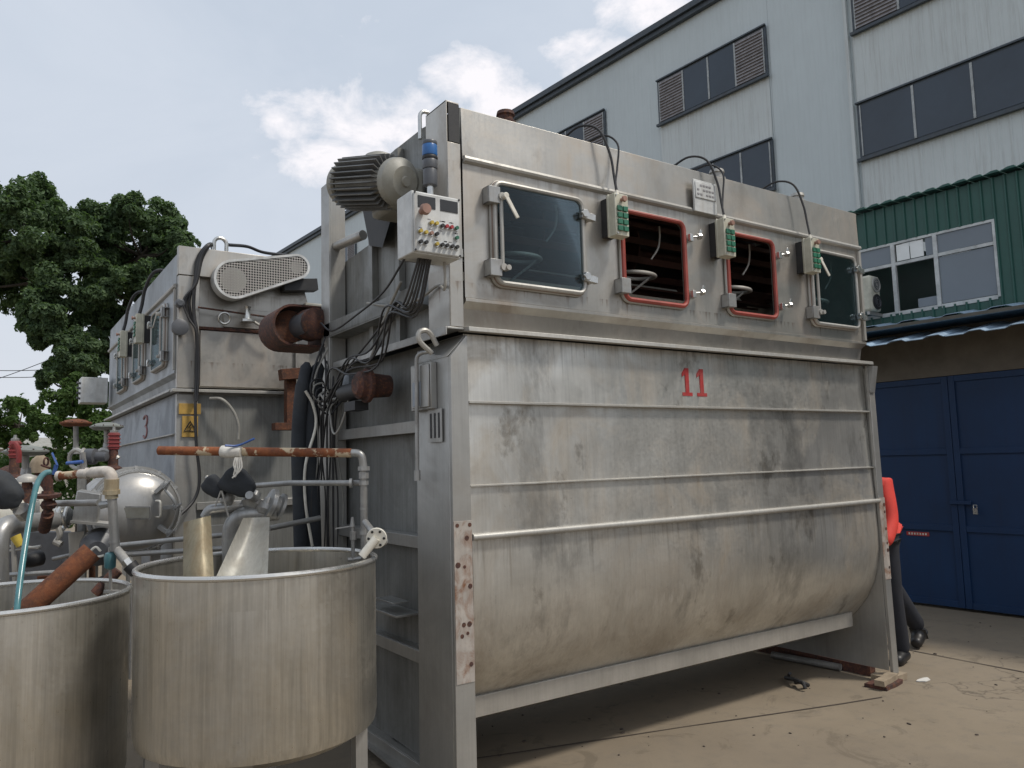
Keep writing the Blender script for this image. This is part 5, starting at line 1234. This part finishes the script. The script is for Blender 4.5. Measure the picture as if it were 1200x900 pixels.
# ------------------------------------------------------------------ buildings (local x into the building, local y along the facade)
BO = Vector((6.225, .338, 0)); BR = math.atan2(.0654, .9979)
def clad(bm, x, y0, y1, z0, z1, pitch, depth):
    "trapezoid-ribbed sheet on the plane x, along y"
    n = max(1, int(round((y1-y0)/pitch))); p = (y1-y0)/n; prof = []
    for i in range(n):
        a = y0+i*p; prof += [(a, 0), (a+p*.70, 0), (a+p*.78, -depth), (a+p*.92, -depth)]
    prof.append((y1, 0))
    lo = [bm.verts.new((x+d, y, z0)) for y, d in prof]; hi = [bm.verts.new((x+d, y, z1)) for y, d in prof]
    for i in range(len(prof)-1): bm.faces.new((lo[i], lo[i+1], hi[i+1], hi[i]))
FB = E('factory_building', 'tall grey clad factory building with strips of dark windows', 'building', BO, BR)
U = 9.0
def lb(root, name, mat, x0, x1, y0, y1, z0, z1, bev=0, parent=None):
    bm = B(); box(bm, x0, x1, y0, y1, z0, z1); return finish(bm, name, mat, parent or root, False, bev=bev, smooth=30)
# massing
lb(FB, 'wall', 'bldg', U+.06, U+14, -14, 60, 0, 14.30)
bm = B(); clad(bm, U, 7.95, 60, 0, 14.3, .30, .006); finish(bm, 'cladding', 'bldg', FB, False, smooth=0)
bm = B(); clad(bm, U-.01, 5.75, 7.94, 0, 14.3, .6, .006); finish(bm, 'cladding', 'bldg', FB, False, smooth=0)
bm = B(); clad(bm, U-.03, -14, 5.74, 0, 14.3, .22, .010); box(bm, U-.028, U+.05, 5.70, 5.745, 0, 14.3); finish(bm, 'cladding', 'bldg2', FB, False, smooth=0)
bm = B(); clad(bm, U-.02, 8.0, 11.7, 9.70, 11.42, .30, .012); finish(bm, 'weathered_panel', 'bldg2', FB, False, smooth=0)
lb(FB, 'roof_edge', 'dframe', U-.25, U+.3, -14, 60, 14.30, 14.48)
lb(FB, 'gutter', 'dframe', U-.16, U-.01, -14, 60, 14.16, 14.29)
lb(FB, 'downpipe', 'bldg2', U-.12, U-.04, 5.80, 5.88, 0, 14.1)
def strip_window(y0, y1, z0, z1, cells):
    w = lb(FB, 'window', 'dframe', U-.07, U-.031, y0-.07, y1+.07, z0-.07, z1+.07)
    lb(FB, 'sill', 'dframe', U-.16, U-.071, y0-.10, y1+.10, z0-.13, z0-.06, parent=w); lb(FB, 'lintel', 'dframe', U-.13, U-.071, y0-.08, y1+.08, z1+.05, z1+.09, parent=w)
    n = len(cells); p = (y1-y0)/n
    for i, k in enumerate(cells):
        a = y0+i*p; b = a+p
        if k == 'L':
            bm = B(); box(bm, U-.082, U-.072, a+.02, b-.02, z0, z1); m_ = int((z1-z0)/.085)
            for j in range(m_):
                zc = z0+(j+.5)*(z1-z0)/m_
                hexa(bm, [(U-.083, a+.03, zc-.03), (U-.125, a+.03, zc-.05), (U-.125, b-.03, zc-.05), (U-.083, b-.03, zc-.03)], [(U-.083, a+.03, zc+.012), (U-.125, a+.03, zc-.035), (U-.125, b-.03, zc-.035), (U-.083, b-.03, zc+.012)])
            finish(bm, 'louvre', 'louver', w, False, smooth=0)
        else: lb(FB, 'pane', 'wglass', U-.082, U-.0715, a+.02, b-.02, z0, z1, parent=w)
    for i in range(n+1):
        a = y0+i*p; lb(FB, 'mullion', 'wframe', U-.10, U-.072, max(y0, a-.025), min(y1, a+.025), z0, z1, parent=w)
strip_window(8.06, 11.64, 11.48, 12.70, 'LGGL')
strip_window(14.0, 17.6, 11.48, 12.70, 'LGGL'); strip_window(20.0, 23.6, 11.48, 12.70, 'LGGL'); strip_window(26.0, 29.6, 11.3, 12.55, 'LGGL')
strip_window(31.6, 34.8, 11.48, 12.70, 'LGGL')
strip_window(8.06, 11.64, 8.43, 9.62, 'GGGG'); strip_window(14.0, 17.6, 8.43, 9.62, 'GGGG')
strip_window(-2.5, 5.62, 11.50, 12.72, 'GLGGGLGL' if False else 'GGGGGGGL'); strip_window(-4.0, 5.66, 8.43, 9.64, 'GGGGGGGG')
strip_window(8.06, 11.64, 5.4, 6.6, 'GGGG')

# green clad upper shed
GS = E('green_shed', 'dark green ribbed metal shed with white framed windows', 'building', BO, BR)
u = .6
wy0, wy1, wz0, wz1 = .16, 1.90, 3.17, 4.00
for nm, (a, b, c_, d) in dict(l=(wy1, 2.0, 2.5, 4.44), r=(-9, wy0, 2.5, 4.44), t=(wy0, wy1, wz1, 4.44), b=(wy0, wy1, 2.5, wz0)).items():
    bm = B(); clad(bm, u, a, b, c_, d, .115 if (nm != 'l') else .1, .018); finish(bm, 'cladding', 'gclad', GS, False, smooth=0)
lb(GS, 'wall', 'gclad', u+.02, u+.09, -9, wy0-.002, 0, 4.43); lb(GS, 'wall', 'gclad', u+.02, u+.09, wy1+.002, 2.0, 0, 4.43)
lb(GS, 'wall', 'gclad', u+.02, u+.09, wy0, wy1, 0, wz0-.03); lb(GS, 'wall', 'gclad', u+.02, u+.09, wy0, wy1, wz1+.03, 4.43)
lb(GS, 'end_wall', 'gclad', u+.09, u+6, 1.93, 2.0, 0, 4.43); lb(GS, 'back_wall', 'gclad', u+6, u+6.05, -9, 2.0, 0, 4.43)
lb(GS, 'floor_slab', 'interior', u+.1, u+6, -9, 1.92, 2.9, 2.95)
lb(GS, 'corner_trim', 'gclad', u-.04, u+.10, 2.003, 2.06, 2.5, 4.44)
bm = B()
n = 70
for i in range(n):
    a = -9+i*(11.1/n); p = 11.1/n
    hexa(bm, [(u-.10, a, 4.46), (u+6.2, a, 4.9), (u+6.2, a+p*.98, 4.9), (u-.10, a+p*.98, 4.46)], [(u-.10, a+.02, 4.485), (u+6.2, a+.02, 4.93), (u+6.2, a+p*.5, 4.93), (u-.10, a+p*.5, 4.485)])
finish(bm, 'roof', 'gclad', GS, False, smooth=0)
wn = E('tmp', '', '', (0, 0, 0)); bpy.data.objects.remove(wn)
bm = B()
fw_ = .022
for y in (wy0, .765, 1.235, wy1-.04): box(bm, u-.012, u+.03, y-fw_, y+fw_, wz0, wz1)
for z, t in ((wz0, .022), (wz1-.012, .014), (3.745, .018)):
    ys = (wy0, .765, 1.235, wy1-.04)
    for a, b in zip(ys, ys[1:]): box(bm, u-.010, u+.028, a+fw_, b-fw_, z-t, z+t)
win = finish(bm, 'window', 'wwhite', GS, False, bev=.002)
for (a, b, c_, d, mt) in ((.19, .74, 3.77, 3.98, 'frost'), (.19, .74, 3.20, 3.72, 'frost'), (.79, .87, 3.77, 3.98, 'frost'), (.895, 1.04, 3.775, 3.965, 'bright'), (1.05, 1.195, 3.775, 3.965, 'bright'), (1.26, 1.83, 3.77, 3.98, 'frost')):
    lb(GS, 'pane', mt, u+.006, u+.012, a, b, c_, d, parent=win)
lb(GS, 'pane', 'frost', u+.014, u+.018, .79, 1.0, 3.20, 3.30, parent=win)
# interior diagonal brace seen through the open panes
bm = B(); obox(bm, (u+.8, .95, 3.5), (0, -1, 1), .6, .03, .02); finish(bm, 'brace', 'greyp', GS, False)
# air conditioner outside
AC = E('air_conditioner', 'twin-fan outdoor air conditioner mounted beside the green shed window', 'air conditioner', BO, BR)
lb(AC, 'case', 'ivory', u-.32, u-.06, 1.22, 1.40, 3.19, 3.60, .02) if False else None
bm = B(); box(bm, u-.30, u-.08, 1.37, 1.75, 3.20, 3.62); case = finish(bm, 'case', 'cream', AC, False, bev=.03)
for zc in (3.31, 3.51):
    bm = B(); lathe(bm, (u-.19, 1.368, zc), (0, -1, 0), [(0, .09), (.012, .09), (.016, .075), (.008, .068), (.008, 0)], 24); fn = finish(bm, 'fan_guard', 'trim' if zc > 3.4 else 'black', case, False)
    bm = B(); torus(bm, (u-.19, 1.352, zc), (0, 1, 0), .055, .004, 20, 6); torus(bm, (u-.19, 1.352, zc), (0, 1, 0), .03, .004, 20, 6); finish(bm, 'fan_ring', 'greyp', fn, False)
bm = B(); box(bm, u-.31, u-.019, 1.40, 1.43, 3.16, 3.195); finish(bm, 'bracket', 'leg', AC, False); bm = B(); box(bm, u-.31, u-.019, 1.68, 1.71, 3.16, 3.195); finish(bm, 'bracket', 'leg', AC, False)

# lean-to with blue gate
LT = E('lean_to', 'low lean-to with corrugated roof and wide dark blue metal gate', 'building', BO, BR)
lb(LT, 'gate_leaf', 'door', 0, .04, .50, 3.2, .03, 2.34); g2_ = lb(LT, 'gate_leaf', 'door', 0, .04, -3.0, .494, .03, 2.34)
bm = B()
for (a, b) in ((.50, 3.2), (-3.0, .494)):
    for z in (.03, .78, 1.55, 2.28): box(bm, -.018, -.001, a+.061, b-.061, z, z+.06)
    for y in (a, b-.06, (a+b)/2-.03): box(bm, -.020, -.0015, y, y+.06, .03, 2.34)
finish(bm, 'gate_frame', 'door', LT, False, bev=.002)
bm = B(); box(bm, -.045, -.021, .36, .56, 1.05, 1.085); lt1 = finish(bm, 'latch', 'door', LT, False, bev=.003)
bm = B(); box(bm, -.065, -.046, .30, .34, .96, 1.02); tube(bm, [(-.055, .305, 1.02), (-.055, .305, 1.05), (-.055, .335, 1.05), (-.055, .335, 1.02)], .005, 6); finish(bm, 'padlock', 'shiny', LT, False)
bm = B(); box(bm, -.006, -.0015, .80, 1.03, .715, .755); st = finish(bm, 'red_plate', 'redpaint', LT, False)
bm = B()
for k in range(7): box(bm, -.008, -.0065, .825+k*.028, .840+k*.028, .725, .745)
finish(bm, 'plate_marks', 'ivory', st, False, smooth=0)
lb(LT, 'fascia', 'fascia', -.02, .10, -9, 3.6, 2.345, 2.95); lb(LT, 'wall', 'fascia', 0, .12, -9, -3.01, 0, 2.34); lb(LT, 'wall', 'fascia', 0, .12, 3.21, 3.6, 0, 2.34)
lb(LT, 'side_wall', 'fascia', .12, .58, 3.5, 3.6, 0, 2.9)
lb(LT, 'rafter', 'dark_rust', -.9, -.021, 3.0, 3.06, 2.62, 2.68)
bm = B(); n = 34
def sheetroof(bm, x0, z0, x1, z1, y0, y1, n, amp, jag):
    p = (y1-y0)/n; rr = random.Random(3)
    for i in range(n):
        a = y0+i*p; j = rr.uniform(-jag, jag)
        dz = (0, amp, amp, 0); ys = (a, a+p*.12, a+p*.42, a+p*.54); pts = [(ys[k], dz[k]) for k in range(4)]+[(a+p, 0)]
        for (ya, da), (yb, db) in zip(pts, pts[1:]):
            hexa(bm, [(x0-j, ya, z0+da), (x1, ya, z1+da), (x1, yb, z1+db), (x0-j, yb, z0+db)], [(x0-j, ya, z0+da+.006), (x1, ya, z1+da+.006), (x1, yb, z1+db+.006), (x0-j, yb, z0+db+.006)])
sheetroof(bm, -.62, 2.665, .585, 2.93, -9, 3.8, 36, .022, .02)
finish(bm, 'roof_sheet', 'roofblue', LT, False, smooth=0)
lb(LT, 'gutter', 'roofblue', -.66, -.63, -9, 3.8, 2.645, 2.685) if False else None
bm = B(); sheetroof(bm, .20, 2.985, .578, 3.05, -9, 2.6, 26, .02, .015); finish(bm, 'upper_roof_sheet', 'roofblue', LT, False, smooth=0)
bm = B(); box(bm, .22, .26, -9, 2.6, 2.90, 2.98); box(bm, -.45, .18, -9, 2.6, 2.84, 2.848); finish(bm, 'flashing', 'roofdark', LT, False)

# ------------------------------------------------------------------ trees
class Leaves:
    def __init__(self): self.v = []; self.f = []
    def build(self, name, mat, parent=None):
        me = bpy.data.meshes.new(name)
        if parent is not None:
            t = W[parent.name].inverted().translation; self.v = [(p[0]+t.x, p[1]+t.y, p[2]+t.z) for p in self.v]
        me.from_pydata(self.v, [], self.f); me.materials.append(M[mat]); o = bpy.data.objects.new(name, me); COL.objects.link(o)
        if parent is not None: o.parent = parent
        W[o.name] = Matrix.Identity(4); return o
def leaf_blob(L_, c, r, n, size, rr):
    U_ = rr.uniform; V = L_.v; Fc = L_.f
    for _ in range(n):
        while True:
            x, y, z = U_(-1, 1), U_(-1, 1), U_(-1, 1); q = x*x+y*y+z*z
            if .05 < q < 1: break
        if noise.noise(Vector((c.x+x*r.x, c.y+y*r.x, c.z+z*r.z))*2.1) < -.11: continue
        px, py, pz = c.x+x*r.x, c.y+y*r.x, c.z+z*r.z
        nn = Vector((x+U_(-.9, .9), y+U_(-.9, .9), z+U_(-.3, 1.1))).normalized()
        a = nn.cross(Vector((U_(-1, 1), U_(-1, 1), U_(-1, 1)))).normalized(); b = nn.cross(a)
        s_ = size*U_(.55, 1.35); w = s_*.48; k = len(V); h = s_*.18
        V += [(px-a.x*s_, py-a.y*s_, pz-a.z*s_), (px-b.x*w+nn.x*h, py-b.y*w+nn.y*h, pz-b.z*w+nn.z*h), (px+a.x*s_, py+a.y*s_, pz+a.z*s_), (px+b.x*w+nn.x*h, py+b.y*w+nn.y*h, pz+b.z*w+nn.z*h)]
        Fc.append((k, k+1, k+2, k+3))
def tree(label, base_px, D, trunk, blobs, mat, n=520, size=.085, seed=1, tr=.16, limbs=True, name='broadleaf_tree', group='trees behind the machines', group_dense=False):
    rr = random.Random(seed)
    base = at(base_px, 560, D); base.z = 0
    o = E(name, label, 'tree', base, 0, group)
    tp = [base]+[at(x, y, D) for x, y in trunk]
    N = len(tp)
    bm = B(); tube(bm, tp, [tr*(1-.6*i/(N*5)) for i in range(N*5+2)], 10, False, 5)
    cs = []
    for (x, y, r) in blobs+[(x+rr.uniform(-16, 16), y+rr.uniform(-10, 14), r*.8) for x, y, r in blobs if group_dense]:
        c = at(x, y, D+rr.uniform(-1, 1)*1.0); cs.append((c, r*D/F_PX))
    if limbs:
        for c, r in cs:
            s = min(tp[1:], key=lambda q: (q-c).length+max(0, q.z-c.z)*2)
            m_ = s.lerp(c, .5)+Vector((rr.uniform(-.2, .2), rr.uniform(-.2, .2), -.1))
            tube(bm, [s, m_, c], [tr*.28, tr*.25, tr*.2, tr*.18, tr*.14, tr*.1, tr*.08, tr*.06, tr*.05], 6, False, 4)
    finish(bm, 'trunk', 'bark', o)
    bm = Leaves()
    for c, r in cs:
        k = 16
        for _ in range(k):    # clumps inside each blob
            d = Vector((rr.gauss(0, 1), rr.gauss(0, 1), rr.gauss(0, 1))).normalized()*rr.uniform(.2, 1.08)
            cc = c+d*r; leaf_blob(bm, cc, Vector((r*rr.uniform(.30, .52), 0, r*rr.uniform(.26, .44))), n//k, size, rr)
    bm.build('crown', mat, o)
    return o
tree('large dark broadleaf tree rising at the left edge', 100, 15.5, [(98, 500), (92, 455), (72, 400), (48, 330), (35, 280)],
     [(10, 240, 32), (48, 238, 30), (82, 262, 30), (-20, 280, 36), (25, 285, 34), (65, 300, 34), (98, 310, 26), (-30, 330, 36), (20, 335, 30), (62, 345, 32), (95, 350, 26), (52, 385, 26), (80, 395, 26), (72, 428, 22), (100, 425, 24), (-60, 290, 40)], 'leafA', 5200, .052, 5, .13, group_dense=True)
tree('large dark broadleaf tree behind machine number 3', 150, 16.5, [(148, 470), (140, 410), (150, 350), (165, 300)],
     [(118, 262, 26), (150, 250, 26), (180, 258, 28), (208, 272, 22), (120, 300, 28), (155, 292, 30), (190, 298, 28), (215, 292, 16), (130, 335, 28), (165, 335, 28), (195, 335, 24), (120, 370, 26), (150, 375, 28), (115, 410, 24), (140, 420, 26), (175, 390, 26), (118, 455, 26), (145, 465, 26)], 'leafA', 4600, .052, 6, .13, group_dense=True)
tree('bushy low tree between the trunk and machine number 3', 95, 13.5, [(97, 520), (100, 490)],
     [(80, 470, 20), (105, 480, 24), (75, 505, 22), (100, 515, 26), (125, 500, 22), (70, 535, 20), (100, 540, 22), (130, 535, 20), (92, 455, 16)], 'leafB', 3600, .042, 7, .08, name='small_tree')
tree('distant round light green tree at the left edge', 22, 34, [(22, 540), (22, 500)],
     [(8, 478, 18), (28, 474, 18), (42, 490, 14), (12, 500, 18), (34, 504, 14), (-15, 490, 22), (5, 515, 14)], 'leafB', 3600, .08, 8, .2)
# hedge near the ground at the far left
HB = random.Random(11); bm = Leaves()
for k in range(26):
    c = at(-120+k*11, 548+HB.uniform(-6, 8), 18+HB.uniform(-1, 1)); leaf_blob(bm, c, Vector((.45, 0, .38)), 260, .08, HB)
    leaf_blob(bm, Vector((c.x, c.y, c.z-.7)), Vector((.5, 0, .6)), 240, .08, HB)
tag(bm.build('hedge', 'leafB'), 'long light green hedge low behind the pipework on the left', 'hedge')
# small far building between the trees
FH = E('distant_house', 'small pale distant building under the sky gap between the trees', 'building', at(48, 545, 45)*1)
p = at(48, 552, 45)
bm = B(); box(bm, p.x-2.5, p.x+2.5, p.y-2, p.y+2, 0, at(48, 527, 45).z); finish(bm, 'wall', 'farwall', FH)
zr = at(48, 527, 45).z
bm = B(); hexa(bm, [(p.x-2.8, p.y-2.3, zr), (p.x+2.8, p.y-2.3, zr), (p.x+2.8, p.y+2.3, zr), (p.x-2.8, p.y+2.3, zr)], [(p.x-2.6, p.y-.1, zr+.7), (p.x+2.6, p.y-.1, zr+.7), (p.x+2.6, p.y+.1, zr+.7), (p.x-2.6, p.y+.1, zr+.7)]); finish(bm, 'roof', 'motor', FH)
# overhead wires
for i, (y0_, y1_) in enumerate(((432, 428), (440, 436), (455, 431))):
    a = at(-80, y0_+(0 if i < 2 else 14), 24); b = at(130, y1_-(0 if i < 2 else 40), 26)
    m_ = (a+b)/2-Vector((0, 0, .12)); bm = B(); tube(bm, [a, m_, b], .012, 5, False, 6)
    tag(finish(bm, 'overhead_wire', 'wire'), ('topmost of the three overhead wires left of the tree', 'middle of the three overhead wires left of the tree', 'lowest, steepest overhead wire left of the tree')[i], 'wire', 'overhead wires in the left sky')
